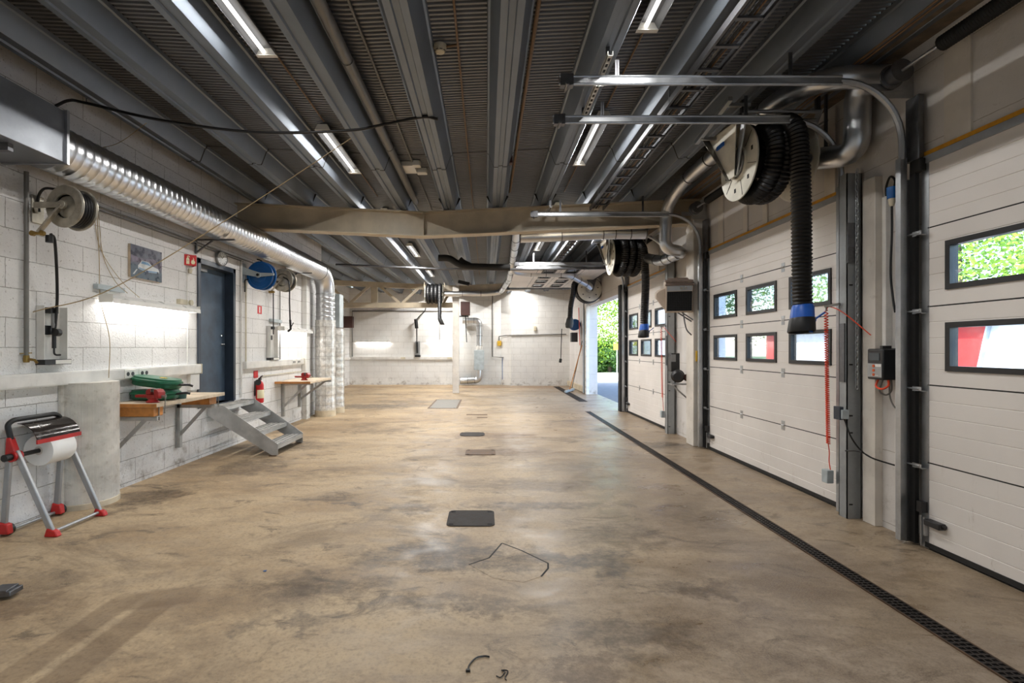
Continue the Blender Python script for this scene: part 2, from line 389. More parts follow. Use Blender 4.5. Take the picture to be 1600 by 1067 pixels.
def tag(o, label, cat=None, group=None, kind=None):
    o['label'] = label
    if cat: o['category'] = cat
    if group: o['group'] = group
    o['kind'] = kind or 'thing'
    return o
def thing(name, loc, label, cat, group=None, kind=None):
    o = bpy.data.objects.new(name, None); o.empty_display_size = .1; COL.objects.link(o); o.location = loc; WL[o] = V(loc)
    return tag(o, label, cat, group, kind)
def dup(o, d, label=None, parent=None):
    c = o.copy(); COL.objects.link(c)
    if parent is None: c.location = V(o.location)+V(d); WL[c] = WL[o]+V(d)
    else: c.parent = parent; WL[c] = WL[parent]
    if label: c['label'] = label
    for ch in list(o.children): dup(ch, d, None, c)
    return c
def smooth_path(pts, n=8):
    pts = [V(p) for p in pts]; P = [pts[0]*2-pts[1]]+pts+[pts[-1]*2-pts[-2]]; out = []
    for i in range(1, len(P)-2):
        a, b, c, d = P[i-1:i+3]
        for k in range(n):
            t = k/n
            out.append(.5*((2*b)+(c-a)*t+(2*a-5*b+4*c-d)*t*t+(3*b-a-3*c+d)*t**3))
    return out+[pts[-1]]
def resample(pts, step):
    out = [V(pts[0])]; acc = 0
    for a, b in zip(pts, pts[1:]):
        L = (b-a).length; pos = 0
        while acc+(L-pos) >= step:
            pos += step-acc; acc = 0; out.append(a+(b-a)*(pos/L))
        acc += L-pos
    if (out[-1]-V(pts[-1])).length > step*.3: out.append(V(pts[-1]))
    return out
def bend(pts, r, n=7):
    """poly-line with its inner corners rounded to radius r"""
    pts = [V(p) for p in pts]; out = [pts[0]]
    for a, b, c in zip(pts, pts[1:], pts[2:]):
        d1, d2 = (a-b), (c-b); l = min(r, d1.length*.48, d2.length*.48); d1.normalize(); d2.normalize()
        p, q = b+d1*l, b+d2*l
        for k in range(n+1):
            t = k/n; out.append(p*(1-t)**2+b*2*t*(1-t)+q*t*t)
    return out+[pts[-1]]
def strip_lamp(p, q, watts, d, wd=.026, colr=(1, .975, .94)):
    """the glowing tube's light: an area lamp as long as the tube"""
    p, q = V(p), V(q); ld = bpy.data.lights.new('tube_light', 'AREA'); ld.shape = 'RECTANGLE'; ld.energy = watts; ld.color = colr
    L = (q-p).length; ld.size = L; ld.size_y = wd
    ob = bpy.data.objects.new('tube_light', ld); COL.objects.link(ob)
    x = (q-p).normalized(); z = -V(d).normalized(); y = z.cross(x).normalized(); z = x.cross(y)
    m = Matrix((x, y, z)).transposed().to_4x4(); m.translation = (p+q)/2; ob.matrix_world = m
def circle(c, r, ax, n=40):
    c = V(c); ax = V(ax).normalized(); u = ax.orthogonal().normalized(); w = ax.cross(u)
    return [c+(u*math.cos(2*PI*k/n)+w*math.sin(2*PI*k/n))*r for k in range(n)]
SKY_S, SUN_S, EXPO, LAMP_W, WALL_W = 1.1, 13.0, 0.34, 40.0, 8.0
# ================================================================== THE SHELL
Y0, Y1 = -4.0, 20.5
def zb(x): return 3.63+.047*abs(x+.98)
def struct(o, label, cat): return tag(o, label, cat, None, 'structure')
struct(MB().box(-5.9, 3.62, Y0-.2, Y1+.3, -.25, 0).build('floor', 'concrete_floor', smooth=False), 'worn tan concrete workshop floor with dark oil stains', 'floor')
# --- ceiling: deep galvanised decking, ribs along the hall, pans with fine cross corrugation
RIBS = [-.57+.74*k for k in range(-7, 6)]
def ceiling():
    mb = MB(); mb.use('deck_rib')
    prof = [(-.165, .2), (-.158, .168), (-.142, .16), (-.09, .02), (-.078, 0), (-.03, 0), (-.022, .016), (.022, .016), (.03, 0), (.078, 0), (.09, .02), (.142, .16), (.158, .168), (.165, .2)]
    for xc in RIBS:
        ln = [V((xc+u, 0, zb(xc+u)+h)) for u, h in prof]
        vs = [p+V((0, y, 0)) for y in (Y0, Y1+.2) for p in ln]; n = len(ln)
        mb.add(vs, [(i, i+1, n+i+1, n+i) for i in range(n-1)])
    mb.use('deck_pan')
    pit = .047; prof_y = [(0, 0), (.019, 0), (.025, .015), (.041, .015)]     # fine cross ribs: crest, flank, groove
    n_p = int((Y1+.2-Y0)/pit); ylist = [(Y0+i*pit+dy, dz) for i in range(n_p) for dy, dz in prof_y]
    for k in range(len(RIBS)+1):
        xa = (RIBS[k-1]+.165) if k else RIBS[0]-.575; xb = xa+.41
        xs = [xa, xb] if not (xa < -.98 < xb) else [xa, -.98, xb]
        vs = [(x, y, zb(x)+.198+dz) for y, dz in ylist for x in xs]; m = len(xs)
        mb.add(vs, [(i*m+j, i*m+j+1, (i+1)*m+j+1, (i+1)*m+j) for i in range(len(ylist)-1) for j in range(m-1)])
    mb.use('black_seam')
    for ys in (6.0, 13.2):                      # laps between deck sheets
        for xc in RIBS:
            ln = [V((xc+u, 0, zb(xc+u)+h-.004)) for u, h in prof]; n = len(ln)
            mb.add([p+V((0, y, 0)) for y in (ys, ys+.022) for p in ln], [(i, i+1, n+i+1, n+i) for i in range(n-1)])
            mb.add([(xc+.165, ys, zb(xc+.165)+.19), (xc+.575, ys, zb(xc+.575)+.19), (xc+.575, ys+.022, zb(xc+.575)+.19), (xc+.165, ys+.022, zb(xc+.165)+.19)], [(0, 1, 2, 3)])
    mb.use('roof_dark').add([(-6.2, Y0-.3, 4.12), (-.98, Y0-.3, 3.9), (3.7, Y0-.3, 4.12), (3.7, Y1+.4, 4.12), (-.98, Y1+.4, 3.9), (-6.2, Y1+.4, 4.12)], [(0, 1, 4, 5), (1, 2, 3, 4)])
    struct(mb.build('ceiling', None, smooth=True, nofix=True), 'dark galvanised trapezoidal metal deck ceiling with long ribs', 'ceiling')
ceiling()
# --- left wall with the blue entry door's opening
DY0, DY1, DZ0, DZ1 = 6.74, 7.71, .70, 2.70
mb = MB(); zt = 4.0
mb.box(-4.18, XL, Y0, DY0, 0, zt).box(-4.18, XL, DY1, 11.8, 0, zt).box(-4.18, XL, DY0, DY1, 0, DZ0).box(-4.18, XL, DY0, DY1, DZ1, zt)
struct(mb.build('wall_left', 'block_left', smooth=False), 'white painted rough block wall on the left', 'wall')
struct(MB().box(-5.85, -5.62, 11.6, Y1, 0, 4.1).build('wall_left_bay', 'block_left', smooth=False), 'white painted block wall of the deeper bay at the far left', 'wall')
struct(MB().box(-5.62, -4.18, 11.6, 11.8, 0, 4.1).build('wall_return', 'block_back', smooth=False), 'white return wall behind the end of the left wall', 'wall')
mb = MB(); mb.prism([(-5.85, Y1, 0), (.6, Y1, 0), (1.0, Y1-.45, 0), (XR+.3, Y1-.45, 0), (XR+.3, Y1+.3, 0), (-5.85, Y1+.3, 0)], (0, 0, 4.0))
struct(mb.build('wall_back', 'block_back', smooth=False), 'white painted block wall at the far end', 'wall')
struct(MB().box(-4.18, 3.62, Y0-.2, Y0, 0, 4.0).build('wall_behind', 'block_back', smooth=False), 'white block wall behind the camera', 'wall')
# --- right wall: four door openings, plus an unseen one behind camera added for daylight
DOORS = [(-3.4, -.7), (.96, 3.75), (4.61, 7.40), (8.97, 11.65), (12.15, 16.3)]
DTOP = 2.90
mb = MB(); ys = Y0
for a, b in DOORS:
    mb.box(3.335, 3.41, ys, a+.03, 0, DTOP-.03); ys = b-.03
mb.box(3.335, 3.62, ys, Y1, 0, DTOP-.03); mb.box(3.335, 3.41, Y0, 12.1, DTOP-.03, 4.0); mb.box(3.335, 3.62, 12.1, Y1, DTOP-.03, 4.0)
struct(mb.build('wall_right', 'block_right', smooth=False), 'cream panelled wall holding the row of sectional doors', 'wall')
struct(MB().box(3.05, 3.335, Y0, Y1, 3.83, 4.0).build('trim_1', 'wood_plate', smooth=False), 'brown timber wall plate under the ceiling on the right', 'trim')
for y0, y1 in ((3.42, 3.62), (4.75, 4.9), (5.9, 6.0), (6.35, 6.45), (7.0, 7.15), (9.6, 9.7), (10.6, 10.7)):
    struct(MB().box(3.318, 3.336, y0, y1, 2.97, 3.8).build('trim_2', 'cream_post', smooth=False), 'cream batten on the wall above the doors', 'trim')
# columns
struct(MB().box(3.16, 3.335, 7.62, 7.9, 0, 3.55).build('support_column', 'cream_post', bevel=.01), 'cream column between the doors, under the beam', 'column')
struct(MB().box(-1.13, -.92, 16.66, 16.82, 0, 3.6).build('steel_post', 'cream_post', bevel=.006), 'cream steel post carrying the far roof truss', 'column')
struct(MB().box(3.16, 3.335, 11.78, 11.98, 0, 3.0).build('door_jamb', 'black_seam', bevel=.004), 'dark steel jamb at the near side of the open doorway', 'column')
struct(MB().box(3.24, 3.334, 16.2, 16.42, 0, 2.95).build('door_reveal', 'white_enamel', bevel=.004), 'white jamb at the far side of the open doorway', 'column')
struct(MB().box(XL, -3.80, 10.55, 10.75, 0, 3.45).build('wall_pilaster', 'block_back', smooth=False), 'narrow painted pilaster at the end of the left wall', 'column')
# --- roof beam (bent I-section) on Y = 7.84
def ibeam(mb, p, q, h, w, tf=.018, tw=.012):
    """p,q: top centre points"""
    p, q = V(p), V(q); dz = V((0, 0, 1))
    for t0, t1, ww in ((0, tf, w), (h-tf, h, w), (tf, h-tf, tw)):
        poly = [p-dz*t0+V((0, -ww/2, 0)), p-dz*t0+V((0, ww/2, 0)), p-dz*t1+V((0, ww/2, 0)), p-dz*t1+V((0, -ww/2, 0))]
        mb.prism(poly, q-p)
BY = 7.82
be = thing('roof_beam', (-.98, BY, 3.2), 'cream painted bent steel beam across the hall under the ceiling', 'beam', None, 'structure')
zl = lambda x: zb(x)-.012
mb = MB(); ibeam(mb, (-4.0, BY, zl(-4.0)), (-.98, BY, zl(-.98)), .385, .2); mb.build('girder', 'cream_steel', be)
mb = MB(); ibeam(mb, (-.98, BY, zl(-.98)), (3.34, BY, zl(3.34)), .385, .2); mb.build('girder', 'cream_steel', be)
MB().box(-.985, -.97, BY-.1, BY+.1, zl(-.98)-.385, zl(-.98)).build('splice_plate', 'cream_steel', be)
for x in RIBS[2:]:
    mb = MB()
    for s in (-1, 1): mb.bar((x+s*.06, BY-.07, zb(x)+.01), (x+s*.16, BY-.13, zb(x)+.16), .03, .006, (0, 1, 0))
    mb.build('deck_clip', 'black_seam', be)
# --- far truss on Y = 16.75 and solid beam to its right
TY = 16.95
tr = thing('roof_truss', (-3.2, TY, 2.9), 'cream lattice truss at the far end left of the steel post', 'truss', None, 'structure')
mb = MB(); mb.bar((-5.62, TY, zl(-5.62)-.09), (-.98, TY, zl(-.98)-.09), .14, .17); mb.build('top_chord', 'cream_steel', tr)
mb = MB(); mb.bar((-5.62, TY, 2.96), (-1.1, TY, 2.96), .14, .17); mb.build('bottom_chord', 'cream_steel', tr)
mb = MB()
pts = [(-5.6, 3.55), (-4.75, 3.05), (-4.15, 3.6)]
for xa, xb in ((-5.35, -4.72), (-3.97, -4.62), (-3.62, -2.95), (-2.3, -2.85), (-2.15, -1.55), (-1.2, -1.45)):
    mb.bar((xa, TY, zl(xa)-.14), (xb, TY, 3.04), .08, .09, (0, 1, 0))
mb.build('diagonals', 'cream_steel', tr)
MB().box(-3.9, -3.7, TY-.07, TY+.07, 3.03, zl(-3.8)-.15).build('upright', 'cream_steel', tr)
for x in RIBS[:7]:
    mb = MB()
    for s in (-1, 1): mb.bar((x+s*.05, TY-.05, zb(x)+.01), (x+s*.15, TY-.1, zb(x)+.17), .03, .006, (0, 1, 0))
    mb.build('deck_clip', 'black_seam', tr)
fb = MB(); ibeam(fb, (-.98, TY, zl(-.98)), (3.34, TY, zl(3.34)), .24, .16)
struct(fb.build('far_beam', 'cream_steel'), 'cream steel beam at the far end right of the post', 'beam')

# ================================================================== SECTIONAL DOORS
SECT = [0, .645, 1.225, 1.81, 2.398, 2.89]       # section joints above the floor
def door_section(mb, u0, u1, z0, z1, holes=(), hz=None):
    """inner face w=0, outer w=.04; local x=w (outwards), y=u, z=v"""
    g = [z0+(z1-z0)*k/5 for k in range(1, 5)]
    def strip(a, b, lo, hi):
        if b-a < .005 or hi-lo < .005: return
        pr = [(0.0, lo)]
        for zz in g:
            if lo+.006 < zz < hi-.006: pr += [(0, zz-.004), (.0035, zz), (0, zz+.004)]
        pr += [(0, hi), (.036, hi), (.036, lo)]
        mb.prism([(w, a, z) for w, z in pr], (0, b-a, 0))
    lo, hi = z0+.005, z1-.005
    if not holes: strip(u0, u1, lo, hi); return
    u = u0
    for a, b in holes:
        strip(u, a, lo, hi); strip(a, b, lo, hz[0]); strip(a, b, hz[1], hi); u = b
    strip(u, u1, lo, hi)
def sect_door(name, u0, u1, T, label, wins, wz, sections, lwin=(2, 3), yellow=True, hw=.66):
    """T: local->world matrix. wins: window start positions along u"""
    d = thing(name, T @ V((0, (u0+u1)/2, 0)), label, 'door', None, 'structure')
    for k in sections:
        mb = MB(); mb.T = T
        H = [(a+.03, a+hw-.03) for a in wins] if k in lwin else ()
        hz = (wz[k][0]+.03, wz[k][1]-.03) if k in lwin else None
        door_section(mb, u0+.06, u1-.06, SECT[k], SECT[k+1], H, hz)
        mb.build('panel', 'door_panel', d)
        if k in lwin:
            for a in wins:
                b = a+hw; z0, z1 = wz[k]; t = .038
                mb = MB(); mb.T = T
                o = [(a, z0), (b, z0), (b, z1), (a, z1)]; i = [(a+t, z0+t), (b-t, z0+t), (b-t, z1-t), (a+t, z1-t)]
                for w0, w1 in ((-.013, .0), (.0, .036), (.036, .048)):
                    for q in range(4):
                        r = (q+1) % 4
                        mb.prism([(w0, *o[q]), (w0, *o[r]), (w0, *i[r]), (w0, *i[q])], (w1-w0, 0, 0))
                f = mb.build('window_frame', 'dark_plastic', d)
                mb = MB(); mb.T = T; mb.box(.004, .008, a+t-.004, b-t+.004, z0+t-.004, z1-t+.004); mb.build('pane', 'window_glass', f)
    for k in range(6):                          # joint gaskets, end caps, roller holders, hinges
        if k in sections and k:
            mb = MB(); mb.T = T; mb.box(.002, .03, u0+.06, u1-.06, SECT[k]-.006, SECT[k]+.006); mb.build('gasket', 'rubber_dull', d)
    for k in sections:
        for a in (u0, u1-.06): mb = MB(); mb.T = T; mb.box(-.003, .037, a, a+.06, SECT[k]+.006, SECT[k+1]-.006); mb.build('end_cap', 'galv', d)
    for k in sections:
        if k == 0: continue
        for a, s in ((u0, 1), (u1, -1)):
            mb = MB(); mb.T = T; z = SECT[k]
            mb.box(-.004, -.001, a+s*.0, a+s*.05, z-.07, z+.045); mb.box(-.05, -.004, a+s*.005, a+s*.045, z-.05, z-.044); mb.box(-.05, -.045, a-s*.03, a+s*.045, z-.05, z-.015)
            mb.tube([(-.048, a+s*.03, z-.03), (-.048, a-s*.09, z-.03)], .007, 8)
            mb.build('roller_holder', 'galv', d)
        for f in range(len(wins)-1):
            uu = (wins[f]+wins[f+1]+hw)/2
            mb = MB(); mb.T = T; z = SECT[k]
            mb.box(-.004, -.001, uu-.03, uu+.03, z+.012, z+.05).box(-.004, -.001, uu-.03, uu+.03, z-.05, z-.012).tube([(-.006, uu-.028, z), (-.006, uu+.028, z)], .007, 8)
            mb.build('hinge', 'galv', d)
    if 0 in sections:
        mb = MB(); mb.T = T; mb.box(-.006, .045, u0+.03, u1-.03, .012, .05); mb.box(.0, .04, u0+.03, u1-.03, .0, .014); mb.build('bottom_seal', 'rubber_dull', d)
        mb = MB(); mb.T = T; mb.box(-.055, -.001, u1-.2, u1-.07, .19, .235); mb.box(-.035, -.001, u1-.21, u1-.06, .2, .226); mb.build('step_handle', 'dark_plastic', d, bevel=.006)
        mb = MB(); mb.T = T; z = .1
        mb.box(-.03, -.001, u1-.055, u1-.005, z, z+.14).tube([(-.035, u1-.03, .02), (-.035, u1-.03, .25)], .006, 8); mb.build('bottom_fixture', 'galv', d)
        mb = MB(); mb.T = T; mb.box(-.05, -.004, u1-.05, u1-.005, .27, .35); mb.build('slack_switch', 'dark_plastic', d)
    if 4 in sections:
        mb = MB(); mb.T = T; mb.box(-.012, .04, u0, u1, SECT[5]-.005, SECT[5]+.05); mb.build('top_rail', 'grey_alu', d)
        if yellow:
            mb = MB(); mb.T = T; mb.box(-.004, .03, u0+.02, u1-.02, SECT[5]+.055, SECT[5]+.085); mb.build('top_seal', 'yellow_tape', d)
    return d
WZ = {2: (1.335, 1.685), 3: (1.92, 2.27)}
ID = Matrix.Translation((XR, 0, 0))
sect_door('door_2', .90, 3.78, ID, 'white sectional door cut by the right edge, nearest of the closed doors', [1.13, 2.03, 2.92], WZ, range(5))
sect_door('door_3', 4.58, 7.43, ID, 'white sectional door with six windows behind the blue exhaust nozzle', [4.77, 5.67, 6.57], WZ, range(5))
sect_door('door_4', 8.94, 11.68, ID, 'white sectional door beside the open doorway, farthest of the closed doors', [9.1, 9.98, 10.86], WZ, range(5))
# open door: lies under the ceiling
TO = Matrix.Translation((3.12, 0, 3.47)) @ Matrix(((0, 0, -1, 0), (0, 1, 0, 0), (1, 0, 0, 0), (0, 0, 0, 1)))
sect_door('door_5', 12.2, 16.25, TO, 'raised white sectional door lying open under the ceiling', [12.42, 13.39, 14.36, 15.33], {2: WZ[2], 1: (.75, 1.10)}, range(4), (1, 2), False)

# --- tracks
def door_track(y, s, z, x0, label, grp='door tracks on the right', top=True):
    """s=+1: track stands beyond the door (its far jamb), -1: at the near jamb"""
    t = thing('door_track', (3.2, y, 0), label, 'door track', grp)
    mb = MB(); mb.box(3.19, 3.24, y-.015, y+.02, .02, z-.62); mb.box(3.186, 3.19, y-.02, y+.028, .02, z-.62); mb.build('vertical_rail', 'galv', t)
    pts = [(3.213, y, z-.63)]+[(2.733+.48*math.cos(a), y, z-.5+.48*math.sin(a)) for a in [PI/2*k/10 for k in range(11)]]
    mb = MB(); mb.tube(pts, .024, 8, rad=None); mb.build('curved_rail', 'galv', t)
    mb = MB(); mb.box(x0, 2.74, y-.018, y+.018, z-.044, z+.004); mb.tube([(x0, y-.012, z+.008), (2.74, y-.012, z+.008)], .012, 8); mb.tube([(x0, y-.012, z-.05), (2.74, y-.012, z-.05)], .012, 8); mb.build('horizontal_rail', 'galv', t, smooth=True)
    mb = MB(); mb.box(3.24, 3.289, y+s*.005-.008, y+s*.005+.008, .01, 2.8); mb.box(3.287, 3.2895, min(y-s*.01, y+s*(.1 if s > 0 else .02)), max(y-s*.01, y+s*(.1 if s > 0 else .02)), .01, 2.8); mb.build('wall_angle', 'galv', t)
    for zz in (.45, 1.05, 1.65, 2.25): MB().box(3.2, 3.287, y+s*.013, y+s*.028, zz, zz+.05).build('bracket', 'galv_dark', t)
    mb = MB(); mb.cbox((x0+.06, y, z-.02), .1, .06, .09); mb.tube([(x0+.06, y-.06, z-.06), (x0+.06, y+.06, z-.06)], .015, 8); mb.build('end_stop', 'galv_dark', t)
    for xx in (x0+.45, 2.35):
        mb = MB(); mb.box(xx-.015, xx+.015, y-.003, y+.003, z, zb(xx)+.005); mb.box(xx-.003, xx+.003, y-.003, y+.02, z, zb(xx)+.005); mb.build('hanger', 'galv_dark', t)
    return t
door_track(3.86, 1, 3.585, .56, 'upper long galvanised door track curving up beside the near door')
door_track(4.52, -1, 3.585, .60, 'galvanised door track curving behind the near exhaust reel')
door_track(7.5, 1, 3.53, .66, 'galvanised door track in front of the cream beam')
door_track(8.88, -1, 3.53, .66, 'galvanised door track just behind the cream beam')
door_track(11.74, 1, 3.5, .66, 'galvanised door track at the near side of the open doorway')
door_track(16.5, 1, 3.5, .66, 'galvanised door track at the far side of the open doorway')
# side columns with guards (the galvanised C profile right of each closed door) and the black-filled gaps left of it
for (ya, lab) in ((4.39, 'tall galvanised channel post at the right edge of the six-window door'), (8.74, 'tall galvanised channel post right of the door next to the opening')):
    t = thing('channel_post', (3.2, ya, 0), lab, 'post')
    mb = MB(); mb.box(3.17, 3.30, ya, ya+.008, 0, 3.04); mb.box(3.17, 3.178, ya, ya+.1, 0, 3.04); mb.box(3.292, 3.30, ya, ya+.1, 0, 3.04); mb.box(3.17, 3.178, ya+.092, ya+.1, 0, 3.04); mb.build('channel', 'galv_post', t)
    mb = MB(); 
    for zz in (.12, .75, .9, 1.35, 2.05): mb.box(3.19, 3.22, ya-.003, ya, zz, zz+.012)
    mb.build('slots', 'black_seam', t)
    mb = MB(); mb.box(3.16, 3.17, ya+.02, ya+.08, 1.2, 1.72); mb.build('cover_plate', 'galv_dark', t)
    mb = MB(); mb.box(3.17, 3.235, ya-.012, ya-.001, 2.25, 2.6).box(3.175, 3.23, ya-.02, ya-.001, 2.38, 2.48); mb.build('joint_plate', 'galv_dark', t)
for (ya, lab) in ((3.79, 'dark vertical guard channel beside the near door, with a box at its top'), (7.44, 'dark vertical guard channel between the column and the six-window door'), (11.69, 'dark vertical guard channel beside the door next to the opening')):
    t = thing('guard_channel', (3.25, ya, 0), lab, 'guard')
    MB().box(3.255, 3.285, ya, ya+.05, .02, 2.9).build('gap_shade', 'black_seam', t)  # solid black box, the shade of the gap put into its colour
    MB().box(3.255, 3.3, ya-.03, ya+.09, 2.93, 3.42).build('top_box', 'galv_dark', t, bevel=.006)
    MB().box(3.25, 3.3, ya-.05, ya+.05, 2.83, 2.93).build('rubber_boot', 'rubber_dull', t, bevel=.01)
# torsion springs with cable drums
for (a, b, lab) in ((.95, 3.885, 'dark torsion spring and drum above the near door'), (4.6, 7.54, 'torsion spring shaft and drum above the six-window door'), (8.95, 11.8, 'torsion spring shaft above the door next to the opening')):
    t = thing('torsion_spring', (3.14, b, 3.6), lab, 'spring')
    mb = MB(); mb.tube([(3.14, a, 3.6), (3.14, b, 3.6)], .014, 10); mb.build('shaft', 'galv', t)
    L = b-.45-(a+.6); n = int(L/.018)
    mb = MB(); mb.tube([(3.14, a+.6+L*i/(n*4), 3.6) for i in range(n*4+1)], .05, 14, rad=lambda i: .05+.004*math.cos(i*PI/2)); mb.build('coil', 'rubber_dull', t)
    mb = MB(); mb.lathe([(.03, 0), (.085, 0), (.085, .012), (.07, .018), (.07, .09), (.09, .096), (.09, .11), (.03, .11)], (3.14, b-.12, 3.6), (0, 1, 0), 28); mb.build('cable_drum', 'galv_dark', t)
    mb = MB(); mb.box(3.1, 3.33, b+.005, b+.013, 3.45, 3.68); mb.lathe([(.035, 0), (.035, .03)], (3.14, b-.01, 3.6), (0, 1, 0), 16); mb.box(2.95, 3.25, b+.002, b+.012, 3.5, 3.56); mb.build('bearing_plate', 'galv', t)
# ================================================================== LEFT WALL
# --- blue entry door
d = thing('door_1', (XL, (DY0+DY1)/2, DZ0), 'blue grey steel door above the grating steps', 'door', None, 'structure')
mb = MB()
for x0, x1 in ((-4.18, -3.885),):
    mb.box(x0, x1, DY0, DY0+.05, DZ0, DZ1).box(x0, x1, DY1-.05, DY1, DZ0, DZ1).box(x0, x1, DY0, DY1, DZ1-.05, DZ1).box(x0, -3.89, DY0, DY1, DZ0-.02, DZ0)
mb.box(-3.895, -3.88, DY0-.02, DY0+.05, DZ0, DZ1+.02).box(-3.895, -3.88, DY1-.05, DY1+.02, DZ0, DZ1+.02).box(-3.895, -3.88, DY0-.02, DY1+.02, DZ1-.05, DZ1+.02)
mb.build('frame', 'frame_blue', d, bevel=.004)
lf = MB().box(-4.06, -4.015, DY0+.05, DY1-.05, DZ0+.01, DZ1-.055).build('leaf', 'door_blue', d, bevel=.003)
mb = MB(); hy, hz_ = 7.56, 1.56
mb.lathe([(.026, 0), (.026, .01)], (-4.015, hy, hz_), (1, 0, 0), 18); mb.tube(bend([(-4.01, hy, hz_), (-3.955, hy, hz_), (-3.955, hy-.12, hz_)], .02), .009, 10); mb.build('handle', 'chrome', lf)
mb = MB(); mb.lathe([(.026, 0), (.026, .012), (.012, .016)], (-4.015, hy, hz_+.13), (1, 0, 0), 18); mb.build('lock', 'chrome', lf)
mb = MB(); mb.box(-4.01, -3.97, 6.85, 7.1, 2.58, 2.62); mb.build('door_closer', 'grey_plastic', lf)
# --- steel steps
st = thing('steel_steps', (-3.4, 7.42, 0), 'short galvanised grating staircase below the blue door', 'stairs')
SY0, SY1 = 6.95, 7.88
TR = [(-3.88, -3.66, .685), (-3.66, -3.40, .507), (-3.42, -3.15, .328), (-3.17, -2.90, .15)]
for y in (SY0, SY1):
    mb = MB()
    mb.prism([(-3.88, y, .70), (-3.66, y, .70), (-2.90, y, .165), (-2.90, y, .012), (-2.985, y, .012), (-3.88, y, .565)], (0, -.008 if y == SY0 else .008, 0))
    for x, z in ((-3.72, .61), (-3.48, .44), (-3.4, .38), (-3.24, .27), (-3.16, .2), (-3.0, .1)):
        mb.lathe([(.009, 0), (.009, .006)], (x, y-.008 if y == SY0 else y+.008, z), (0, -1 if y == SY0 else 1, 0), 10)
    mb.build('stringer', 'stair_steel', st)
for (xa, xb, z) in TR:
    mb = MB(); mb.box(xa, xb, SY0, SY1, z-.003, z)
    mb.box(xa, xa+.004, SY0, SY1, z-.05, z).box(xb-.004, xb, SY0, SY1, z-.055, z); mb.box(xa, xb, SY0, SY0+.004, z-.05, z).box(xa, xb, SY1-.004, SY1, z-.05, z)
    t = mb.build('tread', 'stair_steel', st)
    mb = MB(); n = int((SY1-SY0)/.045)
    for r in range(4):                                # raised serrated studs in rows
        for k in range(n):
            x = xa+.03+(xb-xa-.06)*r/3; y = SY0+.03+(SY1-SY0-.06)*(k+.5*(r % 2))/n
            mb.lathe([(.017, 0), (.011, .008), (.006, .003)], (x, y, z), (0, 0, 1), 8, cap=False)
    mb.build('grip_studs', 'steel_old', t)
for y in (SY0-.03, SY1+.005):
    MB().box(-3.02, -2.92, y, y+.03, 0, .012).build('foot_plate', 'manhole_rust', st)
# --- work bench and shelf on brackets
def bracket(parent, y, xf, zt, zbm, w=.05):
    mb = MB(); mb.box(-3.895, -3.85, y, y+w, zbm, zt-.04); mb.box(-3.895, -3.889, y-.02, y+w+.02, zbm, zt-.04)
    mb.box(-3.89, xf, y, y+w, zt-.045, zt-.039).box(-3.89, xf, y, y+.006, zt-.085, zt-.04)
    mb.bar((-3.86, y+w/2, zbm+(zt-zbm)*.28), (xf-.12, y+w/2, zt-.06), .04, .012, (0, 1, 0)); mb.build('bracket', 'stair_steel', parent)
b = thing('work_bench', (-3.6, 5.8, .24), 'wooden wall bench on steel brackets, holding the green cases', 'bench')
mb = MB(); mb.box(-3.895, -3.385, 5.12, 6.46, .89, .93); mb.build('top', 'wood_bench', b, bevel=.003)
mb = MB(); mb.box(-3.895, -3.384, 5.119, 5.124, .892, .928); mb.build('end_grain', 'wood_edge', b)
mb = MB(); mb.box(-3.8, -3.42, 5.13, 5.28, .795, .89); mb.build('packing_block', 'wood_edge', b, bevel=.003)
mb = MB(); mb.box(-3.8, -3.45, 6.22, 6.38, .795, .89); mb.build('packing_block', 'wood_edge', b, bevel=.003)
bracket(b, 5.15, -3.40, .835, .26); bracket(b, 6.27, -3.41, .835, .25)
for y in (5.2, 6.35): MB().tube([(-3.41, y, .93), (-3.41, y, .75)], .006, 8).build('bolt', 'steel_old', b)
s = thing('bracket_shelf', (-3.57, 9.8, .3), 'small wooden wall shelf on two brackets before the foil wrapped pipes', 'shelf')
MB().box(-3.895, -3.24, 9.185, 10.45, .845, .885).build('top', 'wood_bench', s, bevel=.003); MB().box(-3.895, -3.241, 9.18, 9.186, .846, .884).build('end_grain', 'wood_edge', s)
bracket(s, 9.5, -3.3, .885, .2); bracket(s, 10.35, -3.22, .885, .28)
